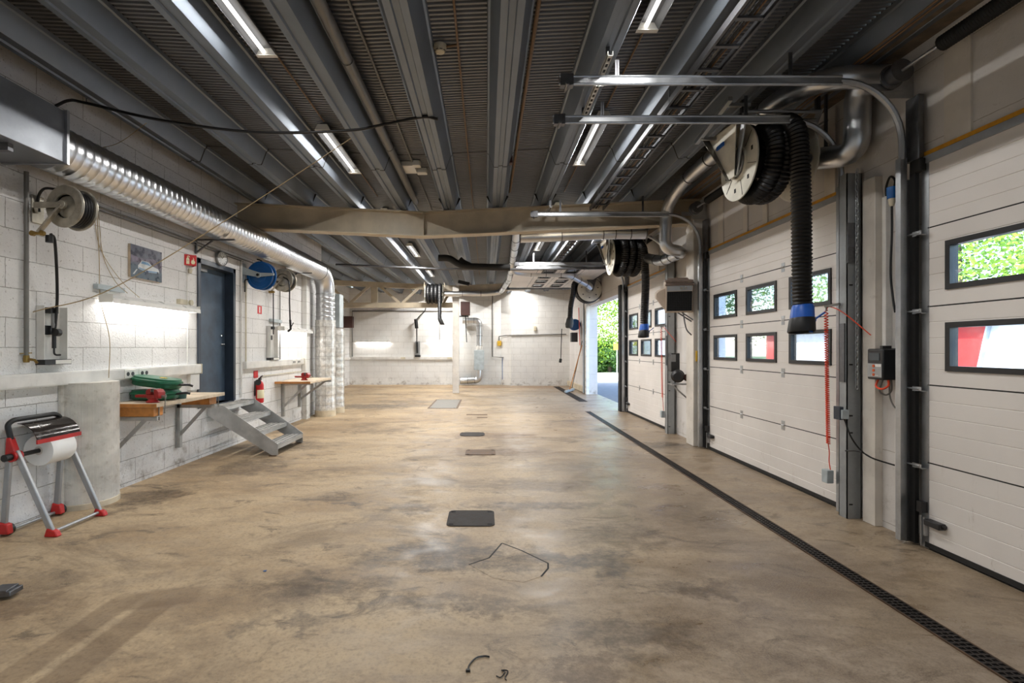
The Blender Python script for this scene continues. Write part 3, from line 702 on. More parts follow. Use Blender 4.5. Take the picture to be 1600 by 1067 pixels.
# --- vises
def vise(loc, ang, label, down=True):
    t = thing('bench_vise', loc, label, 'vise'); c, s_ = math.cos(ang), math.sin(ang)
    R = Matrix.Translation(loc) @ Matrix.Rotation(ang, 4, 'Z') @ Matrix.Scale(.85, 4)
    mb = MB(); mb.T = R; mb.lathe([(.075, 0), (.075, .018), (.05, .03), (.05, .05)], (0, 0, 0), (0, 0, 1), 20); mb.box(-.05, .09, -.045, .045, .045, .10); mb.build('base', 'red_vise', t, bevel=.006)
    mb = MB(); mb.T = R; mb.prism([(-.05, -.06, .1), (-.05, -.06, .15), (-.02, -.06, .17), (.02, -.06, .17), (.02, -.06, .1)], (0, .12, 0)); mb.build('fixed_jaw', 'red_vise', t, bevel=.006)
    mb = MB(); mb.T = R; mb.prism([(.06, -.06, .06), (.06, -.06, .165), (.09, -.06, .165), (.12, -.06, .13), (.12, -.06, .06)], (0, .12, 0)); mb.build('moving_jaw', 'red_vise', t, bevel=.006)
    mb = MB(); mb.T = R; mb.box(-.22, .1, -.03, .03, .06, .095); mb.build('slide', 'red_vise', t, bevel=.005)
    mb = MB(); mb.T = R; mb.box(.02, .03, -.06, .06, .135, .172).box(.05, .06, -.06, .06, .135, .172); mb.build('jaw_plates', 'steel_old', t)
    mb = MB(); mb.T = R; mb.tube([(.1, 0, .075), (.175, 0, .075)], .014, 10); ha, hb = ((.17, 0, .09), (.17, -.015, -.12)) if down else ((.17, -.08, .085), (.17, .08, .065)); mb.tube([ha, hb], .006, 8); mb.sphere(ha, .01); mb.sphere(hb, .01); mb.build('screw_handle', 'steel_old', t)
    return t
vise((-3.50, 5.24, .931), -.12, 'red bench vise at the front of the wall bench by the green cases')
vise((-3.5, 9.6, .886), -.1, 'red vise on the small wall shelf', False)
# --- green cases
def case(loc, tilt, yaw, label):
    t = thing('green_case', loc, label, 'case', 'green cases on the wall bench')
    R = Matrix.Translation(loc) @ Matrix.Rotation(yaw, 4, 'Z') @ Matrix.Rotation(tilt, 4, 'Y')
    N = 40; pts = []
    for k in range(N):
        a = 2*PI*k/N; e = .5
        x = .235*math.copysign(abs(math.cos(a))**.75, math.cos(a)); y = .165*math.copysign(abs(math.sin(a))**.75, math.sin(a)); pts.append((x, y))
    mb = MB(); mb.T = R; vs = []; lv = [(.93, 0), (.97, .012), (.97, .048), (1.03, .054), (1.03, .074), (.97, .08), (.95, .1), (.5, .106)]
    for sc, z in lv:
        for k, (x, y) in enumerate(pts):
            rb = 1+(.02 if (k//3) % 2 and .01 < z < .07 else 0); vs.append((x*sc*rb, y*sc*rb, z))
    fs = [(i*N+k, i*N+(k+1) % N, (i+1)*N+(k+1) % N, (i+1)*N+k) for i in range(len(lv)-1) for k in range(N)]+[tuple(range(N))[::-1], tuple(range((len(lv)-1)*N, len(lv)*N))]
    mb.add(vs, fs); mb.build('shell', 'green_plastic', t)
    mb = MB(); mb.T = R; mb.tube(smooth_path([(.2, -.04, .05), (.27, -.03, .055), (.33, -.015, .06), (.37, .0, .05)], 5), .012, 8); mb.tube(smooth_path([(.2, .05, .05), (.27, .03, .055), (.33, .015, .06)], 5), .012, 8); mb.build('handle', 'dark_plastic', t)
    mb = MB(); mb.T = R; mb.box(.05, .11, -.08, -.03, .106, .111); mb.build('latch', 'yellow', t)
case((-3.655, 5.52, .945), 0, .05, 'dark green plastic case at the bottom of the pair on the bench')
case((-3.63, 5.5, 1.08), .14, .12, 'green plastic case tilted on top of the other green case')
mb = MB(); mb.lathe([(.05, 0), (.055, .05), (.05, .065), (.02, .07)], (-3.46, 5.66, .931), (0, 0, 1), 24); tag(mb.build('case_base', 'green_dark'), 'low grey green round base of the green case behind the red vise', 'tin')  # separate round piece drawn for the base of the green case
# --- half-round plastic sheet at the wall
mb = MB(); cx, cy, r, H = XL+.002, 4.845, .272, 1.175
vs = []; n = 150
for z in (0.02, H):
    for k in range(n+1):
        a = -PI/2+PI*k/n; rr = r+(.0022 if k % 2 else 0); vs.append((cx+rr*math.cos(a), cy+rr*math.sin(a), z))
mb.add(vs, [(k, k+1, n+2+k, n+1+k) for k in range(n)]+[tuple(range(n+1, 2*n+2))])
mb.box(cx, cx+.03, cy-r-.03, cy-r+.005, .02, H)
t = thing('pipe_casing', (cx, cy, 0), 'stained ribbed plastic half round casing against the left wall', 'casing')
mb.build('sheet', 'sheet_plastic', t)
mb = MB(); mb.lathe([(r+.008, 0), (r+.008, .05), (r+.002, .055)], (cx, cy, 0), (0, 0, 1), 48, a0=-PI/2, a1=PI/2); mb.build('bottom_rim', 'cream_base', t)
# --- paper roll stand
t = thing('paper_roll_stand', (-3.7, 4.3, 0), 'grey tubular floor stand with red joints carrying the white paper roll', 'stand')
YA, YB = 3.98, 4.47; FX, BX, AX = -3.46, -3.85, -3.79; AZ = .64
for y in (YA, YB):
    for fx in (FX, BX):
        mb = MB(); ap = V((AX+(.04 if fx == FX else -.01), y, .68)); ft = V((fx, y, .03))
        mb.bar(ap, ft, .045, .028, (0, 1, 0)); mb.build('leg', 'grey_alu', t, bevel=.006)
    mb = MB(); mb.prism([(AX-.03, y-.025, .63), (AX+.06, y-.025, .62), (AX+.045, y-.025, .70), (AX+.01, y-.025, .79), (AX-.02, y-.025, .79)], (0, .05, 0)); mb.build('joint', 'red_plastic', t, bevel=.008)
    mb = MB(); mb.lathe([(.042, -.035), (.042, .035)], (AX+.03, y, AZ), (0, 1, 0), 18); mb.build('axle_bush', 'red_plastic', t)
for fx, kind in ((FX, 'foot'), (BX, 'wheel')):
    for y in (YA, YB):
        mb = MB()
        if kind == 'foot': mb.prism([(fx-.05, y-.025, .002), (fx+.06, y-.025, .002), (fx+.04, y-.025, .045), (fx-.03, y-.025, .07)], (0, .05, 0)); mb.build('foot', 'red_plastic', t, bevel=.008)
        else:
            mb.prism([(fx-.04, y-.025, .02), (fx+.06, y-.025, .02), (fx+.05, y-.025, .1), (fx-.02, y-.025, .12)], (0, .05, 0)); j = mb.build('wheel_bracket', 'red_plastic', t, bevel=.008)
            mb = MB(); mb.lathe([(.02, -.015), (.045, -.012), (.045, .012), (.02, .015)], (fx+.005, y+.04, .046), (0, 1, 0), 20); mb.build('wheel', 'rubber', j)
    mb = MB(); mb.tube([(fx, YA, .035), (fx, YB, .035)], .013, 10); mb.build('cross_tube', 'grey_alu', t)
mb = MB(); mb.tube(bend([(AX-.0, YA, .77), (AX-.03, YA, .89), (AX-.03, YA+.05, .92), (AX-.03, YB-.05, .92), (AX-.03, YB, .89), (AX-.0, YB, .77)], .05), .02, 12); mb.build('push_handle', 'rubber', t)
mb = MB(); mb.tube([(AX+.03, YA-.07, AZ), (AX+.03, YB+.03, AZ)], .018, 12); mb.build('axle', 'rubber', t)
mb = MB(); mb.tube([(AX+.03, YA-.09, AZ), (AX+.03, YA-.036, AZ)], .028, 14); mb.build('axle_knob', 'rubber', t)
CA, CB, CR = 12, 88, .172; CX, CZ = AX-.04, .715
mb = MB(); N = 14; o = []; i_ = []; ya, yb = YA+.09, YB+.03
for k in range(N+1):
    a = math.radians(CB-(CB-CA)*k/N); o.append((CX+CR*math.cos(a), CZ+CR*math.sin(a))); i_.append((CX+(CR-.005)*math.cos(a), CZ+(CR-.005)*math.sin(a)))
vs = [(x, y, z) for y in (ya, yb) for x, z in o+i_]; m = 2*(N+1); fs = []
for k in range(N):
    fs += [(k, k+1, m+k+1, m+k), (N+1+k, m+N+1+k, m+N+2+k, N+2+k), (k, N+1+k, N+2+k, k+1), (m+k, m+k+1, m+N+2+k, m+N+1+k)]
fs += [(0, m, m+N+1, N+1), (N, N+N+1, m+N+N+1, m+N)]
mb.add(vs, fs); mb.build('cover', 'smoke_cover', t)
a = math.radians(CA-3); ex, ez = CX+CR*math.cos(a), CZ+CR*math.sin(a)
mb = MB(); mb.bar((ex, ya-.005, ez-.008), (ex, yb+.005, ez-.008), .012, .034); mb.build('tear_edge', 'red_plastic', t)
p = thing('paper_roll', (AX+.03, 4.3, AZ-.13), 'large white paper roll hanging on the red and grey stand', 'paper roll')
mb = MB(); y0 = YA+.21; mb.lathe([(.035, 0), (.126, 0), (.128, .004), (.128, .236), (.126, .24), (.035, .24), (.035, 0)], (AX+.03, y0, AZ), (0, 1, 0), 48, cap=False); mb.build('paper', 'paper', p)
mb = MB(); mb.lathe([(.021, -.001), (.036, -.001), (.036, .241), (.021, .241), (.021, -.001)], (AX+.03, y0, AZ), (0, 1, 0), 24, cap=False); mb.build('core', 'paper_core', p)
# --- grey steel part at the left picture edge
mb = MB(); mb.bar((-3.15, 2.98, .02), (-2.84, 3.02, .035), .1, .03); mb.bar((-2.95, 3.0, .05), (-2.86, 3.015, .05), .1, .02)
tag(mb.build('steel_block', 'galv_dark', bevel=.004), 'end of a dark grey steel part lying on the floor at the left', 'metal part')
# --- duct plenum and spiral duct
t = thing('duct_plenum', (-3.64, 2.5, 2.986), 'big rectangular sheet metal plenum box high on the left wall', 'duct')
MB().box(-3.89, -3.38, 1.0, 4.02, 2.986, 3.40).build('casing', 'box_steel', t, bevel=.004)
mb = MB(); mb.box(-3.89, -3.36, 4.0, 4.025, 2.975, 3.41); mb.build('end_flange', 'galv', t)
mb = MB(); mb.box(-3.89, -3.45, 3.6, 3.64, 2.93, 2.985); mb.box(-3.89, -3.88, 3.6, 3.64, 2.6, 2.95); mb.build('wall_mount', 'galv_dark', t)
def spiral(mb, path, r, pitch=.09, seg=22, ridge=.006):
    pts = resample(path, pitch/6)
    mb.tube(pts, r, seg, rad=lambda i: r+(ridge if i % 6 == 0 else 0))
t = thing('spiral_duct', (-3.58, 7.5, 1.0), 'large silver spiral duct running along the left wall and turning down', 'duct')
mb = MB(); spiral(mb, [V((-3.58, 4.03, 3.15)), V((-3.58, 10.65, 3.15))], .196); mb.build('duct', 'duct_steel', t)
mb = MB(); pts = [V((-3.58, 10.65+.45*math.sin(a), 2.70+.45*math.cos(a))) for a in [PI/2*k/8 for k in range(9)]]; mb.tube(pts, .2, 24); 
for q in pts[::2]: pass
mb.build('elbow', 'duct_steel', t)
mb = MB(); mb.lathe([(.207, 0), (.207, .03)], (-3.58, 10.62, 3.15), (0, 1, 0), 26); mb.lathe([(.207, 0), (.207, .03)], (-3.58, 11.1, 2.68), (0, 0, 1), 26); mb.build('coupling', 'galv', t)
mb = MB(); spiral(mb, [V((-3.58, 11.1, 2.70)), V((-3.58, 11.1, 2.1))], .2, .1); mb.build('down_duct', 'duct_steel', t)
for y in (6.66, 9.62):
    mb = MB(); mb.box(-3.89, -3.36, y, y+.03, 2.94, 2.96); mb.box(-3.89, -3.872, y, y+.03, 2.76, 2.955); mb.bar((-3.88, y+.015, 2.775), (-3.66, y+.015, 2.94), .02, .02); mb.build('wall_bracket', 'galv_dark', t)
def wrapped(loc, r, z1, label):
    t = thing('insulated_pipe', loc, label, 'pipe', 'foil wrapped pipes at the end of the left wall')
    mb = MB(); prof = []; n = 40
    for k in range(n+1): prof.append((r+(.006*math.sin(k*1.9)+.005*math.sin(k*.7)), .13+(z1-.13)*k/n))
    mb.lathe(prof, loc, (0, 0, 1), 30); mb.build('wrap', 'foil', t)
    mb = MB()
    for k in range(9):
        z = .25+(z1-.4)*k/8; mb.tube(circle((loc[0], loc[1], z), r+.011, (0, 0, 1), 30), .0022, 5, closed=True)
    for k in range(10):
        a = 2*PI*k/10; mb.tube([(loc[0]+(r+.011)*math.cos(a), loc[1]+(r+.011)*math.sin(a), z) for z in (.16, z1-.05)], .0018, 5)
    mb.build('wire_mesh', 'steel_old', t)
    mb = MB(); mb.lathe([(r+.012, 0), (r+.012, .13), (r-.01, .135)], loc, (0, 0, 1), 30); mb.build('base_collar', 'cream_base', t)
wrapped((-3.58, 11.1, 0), .215, 2.12, 'thick white foil wrapped pipe below the silver spiral duct')
wrapped((-3.5, 11.66, 0), .17, 1.95, 'foil wrapped pipe half hidden behind the thicker wrapped pipe')
mb = MB(); mb.box(-3.62, -3.38, 11.5, 11.8, 1.98, 2.75); tag(mb.build('wall_cabinet', 'pale_box', bevel=.008), 'pale grey cabinet box above the rear foil wrapped pipe', 'cabinet')
# --- thin pipes, conduits, cords
def pipe(name, pts, r, mt, label, cat, seg=8, grp=None, bnd=.0):
    mb = MB(); mb.tube(bend(pts, bnd) if bnd else pts, r, seg)
    return tag(mb.build(name, mt), label, cat, grp)
xw = XL+.012
t = thing('water_pipe', (-3.86, 4.2, 1.38), 'grey vertical pipe with a brass tap below the plenum box', 'pipe')
MB().tube([(-3.87, 4.2, 2.985), (-3.87, 4.2, 1.42)], .017, 10).build('pipe', 'grey_conduit', t)
mb = MB(); mb.lathe([(.02, 0), (.024, .02), (.02, .06)], (-3.87, 4.2, 1.38), (0, 0, 1), 12); mb.tube([(-3.87, 4.2, 1.41), (-3.8, 4.2, 1.4), (-3.78, 4.2, 1.375)], .011, 8); mb.bar((-3.9, 4.17, 1.455), (-3.84, 4.22, 1.46), .014, .008); mb.build('tap', 'brass', t)
pipe('conduit', [(xw+.01, 4.98, 2.915), (xw+.01, 8.4, 2.915)], .011, 'grey_conduit', 'upper thin grey conduit along the left wall above the clock', 'conduit', grp='conduits on the left wall')
pipe('conduit', [(xw+.01, 4.98, 2.88), (xw+.01, 7.95, 2.88)], .009, 'grey_conduit', 'lower thin grey conduit along the left wall behind the clock', 'conduit', grp='conduits on the left wall')
pipe('conduit', [(xw+.01, 7.9, 2.9), (xw+.01, 7.9, .72)], .015, 'white_trunk', 'white vertical conduit just right of the blue door', 'conduit', grp='conduits on the left wall')
pipe('conduit', [(xw+.01, 8.05, 2.6), (xw+.01, 8.05, 1.26)], .011, 'cream_plastic', 'thin cream vertical pipe under the blue hose reel bracket', 'conduit', grp='conduits on the left wall')
pipe('conduit', [(xw+.01, 9.38, 2.95), (xw+.01, 9.38, 1.26)], .01, 'grey_conduit', 'grey vertical conduit behind the steel reel right of the blue one', 'conduit', grp='conduits on the left wall')
pipe('conduit', [(xw+.005, 6.48, 2.55), (xw+.005, 6.48, 1.3)], .006, 'white_trunk', 'thin white cable below the red sign', 'conduit', grp='conduits on the left wall')
pipe('conduit', [(xw+.01, 8.6, 1.02), (xw+.01, 10.5, 1.02)], .008, 'cream_plastic', 'thin pipe along the wall under the right trunking', 'conduit', grp='conduits on the left wall')
# trunking
def trunk(y0, y1, label, outlets):
    t = thing('cable_trunking', (XL+.04, (y0+y1)/2, 1.16), label, 'trunking')
    mb = MB(); mb.box(XL, XL+.065, y0, y1, 1.165, 1.285); mb.box(XL+.065, XL+.069, y0, y1, 1.175, 1.275); mb.build('channel', 'white_trunk', t, bevel=.004)
    mb = MB(); mb.box(XL, XL+.075, y1-.012, y1+.004, 1.16, 1.29); mb.build('end_cap', 'cream_plastic', t)
    for y in outlets:
        o = MB().box(XL+.069, XL+.078, y, y+.16, 1.18, 1.27).build('socket', 'white_plastic', t, bevel=.003)
        mb = MB()
        for q in (.045, .115): mb.lathe([(.022, 0), (.022, .003)], (XL+.0775, y+q, 1.225), (1, 0, 0), 16)
        mb.build('socket_well', 'dark_plastic', o)
    return t
trunk(2.2, 6.72, 'long white cable trunking on the left wall behind the bench', [5.28, 5.5])
trunk(7.98, 10.5, 'white cable trunking on the wall right of the blue door', [9.85, 10.1])
MB_ = MB(); MB_.box(XL, XL+.05, 6.5, 6.7, .95, 1.16); tag(MB_.build('mounted_duct', 'white_trunk', bevel=.003), 'short white vertical duct below the end of the long trunking', 'trunking')
# --- nozzle holder channels
def holder(y0, y1, z0, z1, label, lab2):
    t = thing('nozzle_holder', (XL+.05, (y0+y1)/2, z0), label, 'holder')
    mb = MB(); mb.box(XL, XL+.004, y0, y1, z0, z1).box(XL, XL+.075, y0, y0+.004, z0, z1).box(XL, XL+.075, y1-.004, y1, z0, z1); mb.build('channel', 'white_trunk', t)
    mb = MB(); ym = (y0+y1)/2; mb.box(XL+.005, XL+.07, ym-.05, ym+.03, z1-.06, z1-.01).box(XL+.005, XL+.03, ym-.07, ym+.03, z1-.25, z1-.17); mb.build('mount_clips', 'dark_plastic', t)
    mb = MB(); mb.box(XL, XL+.085, y0-.005, y1+.03, z0-.045, z0); mb.build('drip_box', 'dark_plastic', t)
    mb = MB(); mb.box(XL+.086, XL+.088, y0+.1, y1+.025, z0-.04, z0-.005); mb.build('front_label', 'white_plastic', t)
holder(4.32, 4.56, 1.40, 1.87, 'aluminium channel with oil nozzle at the far left of the wall', '')
holder(8.85, 9.16, 1.33, 1.9, 'aluminium nozzle channel below the second steel reel', '')
# --- open hose reels
def hose_reel(c, r, w, flange, y_back, label, cat='hose reel', arm=1, disc_solid=False, hose_to=None, guide=(-.1, -.22)):
    c = V(c); t = thing('hose_reel', (XL, c.y, c.z-r), label, cat, 'hose reels on the left wall')
    ax = V((.12, 1, 0)).normalized()
    for k, h in enumerate((0, w)):
        mb = MB()
        if disc_solid: mb.lathe([(.02, -.012), (r*.5, -.012), (r*.52, -.004), (r*.78, -.004), (r*.8, -.012), (r*.96, -.01), (r, 0), (r, .012), (.02, .012)], c+ax*h, ax, 44)
        else: mb.lathe([(r*.55, .012), (r*.55, -.004), (r*.58, -.01), (r*.95, -.01), (r, -.002), (r, .006), (r*.97, .008), (r*.58, .012)], c+ax*h, ax, 44, cap=False)
        mb.build('flange', flange, t)
    mb = MB(); mb.lathe([(.03, -.0), (r*.5, .015), (r*.56, w*.4), (r*.56, w*.9), (.03, w*.95)], c, ax, 36); mb.build('hub', flange if disc_solid else 'reel_steel', t)
    mb = MB()
    for k in range(max(2, int(w/.03))):
        mb.tube(circle(c+ax*(.025+k*.026), r*.82, ax, 36), .013, 8, closed=True)
    mb.build('hose_coil', 'rubber', t)
    return t, c, ax
t, c, ax = hose_reel((-3.545, 4.2, 2.695), .18, .13, 'reel_steel', 0, 'open steel hose reel at the far left of the wall, above the nozzle channel')
mb = MB(); mb.box(XL, XL+.012, 4.27, 4.39, 2.58, 2.82); mb.bar((XL+.01, 4.32, 2.69), (-3.77, 4.17, 2.695), .02, .05, (0, 0, 1)); mb.bar((-3.78, 4.17, 2.695), (-3.545, 4.17, 2.70), .02, .05, (0, 0, 1)); mb.bar((-3.545, 4.17, 2.70), (-3.74, 4.17, 2.47), .02, .04, (0, 1, 0)); mb.lathe([(.035, 0), (.035, .03)], (-3.545, 4.155, 2.7), (0, 1, 0), 18); mb.build('arm', 'reel_steel', t, bevel=.004)
mb = MB(); mb.lathe([(.014, -.06), (.014, .06)], (-3.75, 4.17, 2.46), (1, 0, 0), 12); mb.lathe([(.022, -.012), (.022, .012)], (-3.79, 4.17, 2.46), (0, 1, 0), 14); mb.lathe([(.022, -.012), (.022, .012)], (-3.71, 4.17, 2.46), (0, 1, 0), 14); mb.build('hose_guide', 'brass', t)
mb = MB(); mb.tube(smooth_path([(XL+.03, 4.32, 2.68), (XL+.03, 4.31, 2.8), (XL+.1, 4.29, 2.87), (XL+.22, 4.27, 2.86)], 6), .011, 8); mb.build('supply_hose', 'rubber', t)
mb = MB(); mb.tube(smooth_path([(-3.7, 4.24, 2.47), (-3.715, 4.3, 2.4), (-3.8, 4.42, 1.95), (-3.845, 4.44, 1.6), (-3.845, 4.44, 1.5)], 8), .012, 10); mb.lathe([(.028, 0), (.028, .06)], (-3.72, 4.25, 2.40), (0, 0, 1), 12); mb.build('hanging_hose', 'rubber', t)
mb = MB(); mb.lathe([(.018, 0), (.022, .03), (.022, .12), (.016, .14)], (-3.845, 4.44, 1.68), (0, 0, 1), 14); mb.build('swivel', 'grey_plastic', t)
mb = MB(); mb.lathe([(.012, -.03), (.034, -.02), (.034, .02), (.012, .03)], (-3.82, 4.44, 1.64), (0, 1, 0), 16); mb.tube([(-3.845, 4.44, 1.7), (-3.845, 4.44, 1.5)], .016, 10); mb.tube(bend([(-3.845, 4.44, 1.5), (-3.845, 4.44, 1.44), (-3.84, 4.5, 1.44)], .03), .008, 8); mb.build('oil_nozzle', 'dark_plastic', t)
t, c, ax = hose_reel((-3.65, 8.04, 2.672), .228, .1, 'blue_plastic', 0, 'round blue hose reel on a pale bracket right of the door', disc_solid=True)
mb = MB(); mb.box(XL, XL+.012, 7.94, 8.06, 2.55, 2.86); mb.prism([(XL+.01, 7.985, 2.80), (XL+.01, 7.985, 2.68), (-3.67, 7.985, 2.64), (-3.4, 7.985, 2.665), (-3.4, 7.985, 2.70), (-3.63, 7.985, 2.71)], (0, .02, 0)); mb.lathe([(.045, 0), (.045, .02)], (-3.65, 7.97, 2.672), (0, 1, 0), 20); mb.build('arm', 'pale_box', t, bevel=.003)
mb = MB(); mb.lathe([(.022, 0), (.022, .03)], (-3.65, 7.955, 2.672), (0, 1, 0), 16); mb.build('axle_cap', 'dark_plastic', t)
mb = MB(); mb.tube(bend([(XL+.09, 8.0, 2.6), (XL+.03, 8.0, 2.6), (XL+.03, 8.0, 2.4)], .03), .01, 8); mb.build('supply_hose', 'rubber', t)
mb = MB(); mb.tube(smooth_path([(-3.62, 8.1, 2.86), (-3.66, 8.12, 2.92), (-3.74, 8.14, 2.95)], 5), .01, 8); mb.build('feed_hose', 'rubber', t)
t, c, ax = hose_reel((-3.65, 8.92, 2.72), .205, .13, 'reel_steel', 0, 'steel hose reel hanging just right of the blue reel')
mb = MB(); mb.box(XL, XL+.012, 8.82, 8.98, 2.6, 2.9); mb.bar((XL+.01, 8.88, 2.72), (-3.65, 8.88, 2.72), .02, .05); mb.bar((-3.65, 8.88, 2.72), (-3.82, 8.88, 2.52), .02, .04, (0, 1, 0)); mb.build('arm', 'reel_steel', t, bevel=.004)
mb = MB(); mb.lathe([(.02, -.05), (.02, .05)], (-3.82, 8.88, 2.5), (1, 0, 0), 12); mb.build('hose_guide', 'brass', t)
mb = MB(); mb.tube(smooth_path([(-3.8, 8.9, 2.5), (-3.82, 8.95, 2.2), (-3.84, 9.0, 1.75)], 6), .011, 8); mb.build('hanging_hose', 'rubber', t)
mb = MB(); mb.tube(smooth_path([(-3.6, 8.85, 2.76), (-3.48, 8.8, 2.66), (-3.47, 8.8, 2.3), (-3.46, 8.8, 1.95)], 8), .012, 8); mb.tube([(-3.46, 8.8, 2.0), (-3.45, 8.8, 1.84), (-3.5, 8.8, 1.79)], .02, 8); mb.tube([(-3.44, 8.8, 1.88), (-3.4, 8.8, 1.95)], .008, 6); mb.build('delivery_gun', 'rubber', t)
# --- poster of a car
p0, p1, zlo, zhi = 5.43, 5.95, 2.28, 2.64
t = thing('car_picture', (XL+.015, 5.7, zlo), 'picture of a white estate car under a dark sky on the left wall', 'picture')
MB().box(XL+.001, XL+.03, p0, p1, zlo, zhi).build('board', 'wood_bench', t)
def flat(poly, dx, mt, nm, par):
    mb = MB(); mb.prism([(XL+.03+dx, p0+(p1-p0)*u, zlo+(zhi-zlo)*v) for u, v in poly], (.0008, 0, 0)); return mb.build(nm, mt, par, smooth=False)
im = flat([(0, 0), (1, 0), (1, 1), (0, 1)], 0, 'poster_sky', 'print', t)
mb = MB()
flat([(0, .45), (.3, .5), (.6, .46), (1, .42), (1, .62), (.7, .7), (.4, .62), (0, .68)], .001, 'poster_cloud', 'print_clouds', im)
flat([(0, 0), (1, 0), (1, .3), (.6, .36), (0, .42)], .001, 'poster_road', 'print_road', im)
flat([(.22, .30), (.22, .40), (.27, .46), (.33, .57), (.55, .565), (.68, .46), (.86, .42), (.9, .36), (.9, .28), (.5, .23)], .002, 'poster_car', 'print_car', im)
flat([(.3, .47), (.35, .55), (.53, .545), (.63, .455)], .003, 'poster_blue', 'print_car_windows', im)
flat([(.24, .30), (.5, .24), (.88, .29), (.88, .32), (.5, .29), (.25, .34)], .003, 'poster_blue', 'print_car_sill', im)
mb = MB()
for u, v, r in ((.5, .235, .055), (.85, .27, .045)):
    mb.prism([(XL+.034, p0+(p1-p0)*(u+r*.7*math.cos(2*PI*k/16)), zlo+(zhi-zlo)*(v+r*1.1*math.sin(2*PI*k/16))) for k in range(16)], (.0008, 0, 0))
mb.build('print_car_wheels', 'poster_dark', im, smooth=False)
flat([(.06, .1), (.1, .1), (.2, .26), (.17, .27)], .002, 'poster_car', 'print_road_line', im)
# --- projecting fire extinguisher sign
t = thing('fire_sign', (-3.86, 6.53, 2.56), 'red projecting fire extinguisher sign beside the blue door', 'sign')
A_, B_ = V((XL+.002, 6.44, 0)), V((-3.80, 6.54, 0)); dv = (B_-A_).normalized(); nv = V((dv.y, -dv.x, 0))
mb = MB(); z0, z1 = 2.575, 2.715
for a, b in ((A_, B_), (B_, V((XL+.002, 6.62, 0)))): mb.bar(a+V((0, 0, (z0+z1)/2)), b+V((0, 0, (z0+z1)/2)), .003, z1-z0)
pn = mb.build('panel', 'sign_red', t)
def sg(poly, mt, nm):
    mb = MB(); W = (B_-A_).length; mb.prism([A_+dv*(u*W)+V((0, 0, z0+(z1-z0)*v))+nv*.0018 for u, v in poly], nv*.001); mb.build(nm, mt, pn, smooth=False)
sg([(.16, .12), (.42, .12), (.42, .6), (.36, .68), (.36, .76), (.22, .76), (.22, .68), (.16, .6)], 'sign_cream', 'extinguisher_pictogram')
sg([(.2, .8), (.3, .9), (.44, .86), (.46, .74), (.42, .74), (.4, .82), (.26, .8)], 'sign_cream', 'nozzle_pictogram')
sg([(.2, .42), (.38, .42), (.38, .5), (.2, .5)], 'sign_red', 'pictogram_band')
sg([(.62, .14), (.82, .14), (.9, .3), (.86, .48), (.82, .4), (.8, .62), (.72, .78), (.74, .56), (.66, .46), (.68, .6), (.58, .44), (.56, .28)], 'sign_cream', 'flame_pictogram')
mb = MB(); mb.lathe([(.022, 0), (.028, .05), (.02, .06)], (-3.87, 6.52, 2.48), (0, 0, 1), 14); tag(mb.build('alarm_sounder', 'cream_plastic'), 'small cream cylinder below the red fire sign', 'device')
# small red sign right of the door
t = thing('hose_sign', (XL+.003, 8.57, 2.1), 'small red and white sign below the blue hose reel', 'sign')
MB().box(XL+.001, XL+.004, 8.5, 8.66, 2.09, 2.23).build('plate', 'sign_red', t); MB().box(XL+.004, XL+.0048, 8.56, 8.6, 2.11, 2.21).build('white_bar', 'white_plastic', t)
# --- clock
t = thing('clock', (-3.87, 7.28, 2.7), 'round grey wall clock above the blue door', 'clock')
ca = V((1, -.25, 0)).normalized()
mb = MB(); mb.lathe([(.1, -.0), (.108, .01), (.108, .04), (.1, .05), (.088, .044)], (-3.885, 7.28, 2.805), ca, 40, cap=False); mb.lathe([(.1, 0), (.1, .002)], (-3.885, 7.28, 2.805), ca, 40); mb.build('rim', 'grey_plastic', t)
mb = MB(); mb.lathe([(.09, .038), (.09, .04)], (-3.885, 7.28, 2.805), ca, 40); f = mb.build('face', 'clock_face', t)
mb = MB(); c0 = V((-3.885, 7.28, 2.805))+ca*.044; sd = V((.25, 1, 0)).normalized()
mb.bar(c0, c0+sd*.03+V((0, 0, .04)), .006, .002, ca); mb.bar(c0, c0-sd*.05+V((0, 0, .045)), .005, .002, ca); mb.build('hands', 'dark_plastic', f)
mb = MB()
for k in range(12):
    a = 2*PI*k/12; q = c0-ca*.002+sd*(.078*math.cos(a))+V((0, 0, .078*math.sin(a))); q2 = c0-ca*.002+sd*(.066*math.cos(a))+V((0, 0, .066*math.sin(a))); mb.bar(q, q2, .004, .002, ca)
mb.build('hour_marks', 'dark_plastic', f)
# --- fire extinguisher
t = thing('fire_extinguisher', (-3.82, 8.42, .58), 'red fire extinguisher on the wall behind the steel steps', 'fire extinguisher')
mb = MB(); mb.lathe([(.05, 0), (.062, .015), (.062, .3), (.045, .35), (.02, .37), (.02, .39)], (-3.82, 8.42, .58), (0, 0, 1), 24); mb.build('cylinder', 'sign_red', t)
mb = MB(); mb.lathe([(.0625, .08), (.0632, .081), (.0632, .22), (.0625, .221)], (-3.82, 8.42, .58), (0, 0, 1), 24, a0=-1.9, a1=.6); mb.build('label', 'sign_cream', t)
mb = MB(); mb.box(-3.84, -3.8, 8.4, 8.44, .96, 1.0); mb.bar((-3.82, 8.42, 1.0), (-3.75, 8.36, 1.04), .02, .01); mb.lathe([(.02, 0), (.05, .07)], (-3.78, 8.3, .93), (0.2, -1, 0.1), 16); mb.tube(smooth_path([(-3.82, 8.42, .98), (-3.78, 8.36, 1.0), (-3.78, 8.3, .93)], 5), .01, 8); mb.build('valve_and_horn', 'dark_plastic', t)
MB().box(XL, XL+.01, 8.38, 8.46, .7, .95).build('wall_mount', 'galv_dark', t)
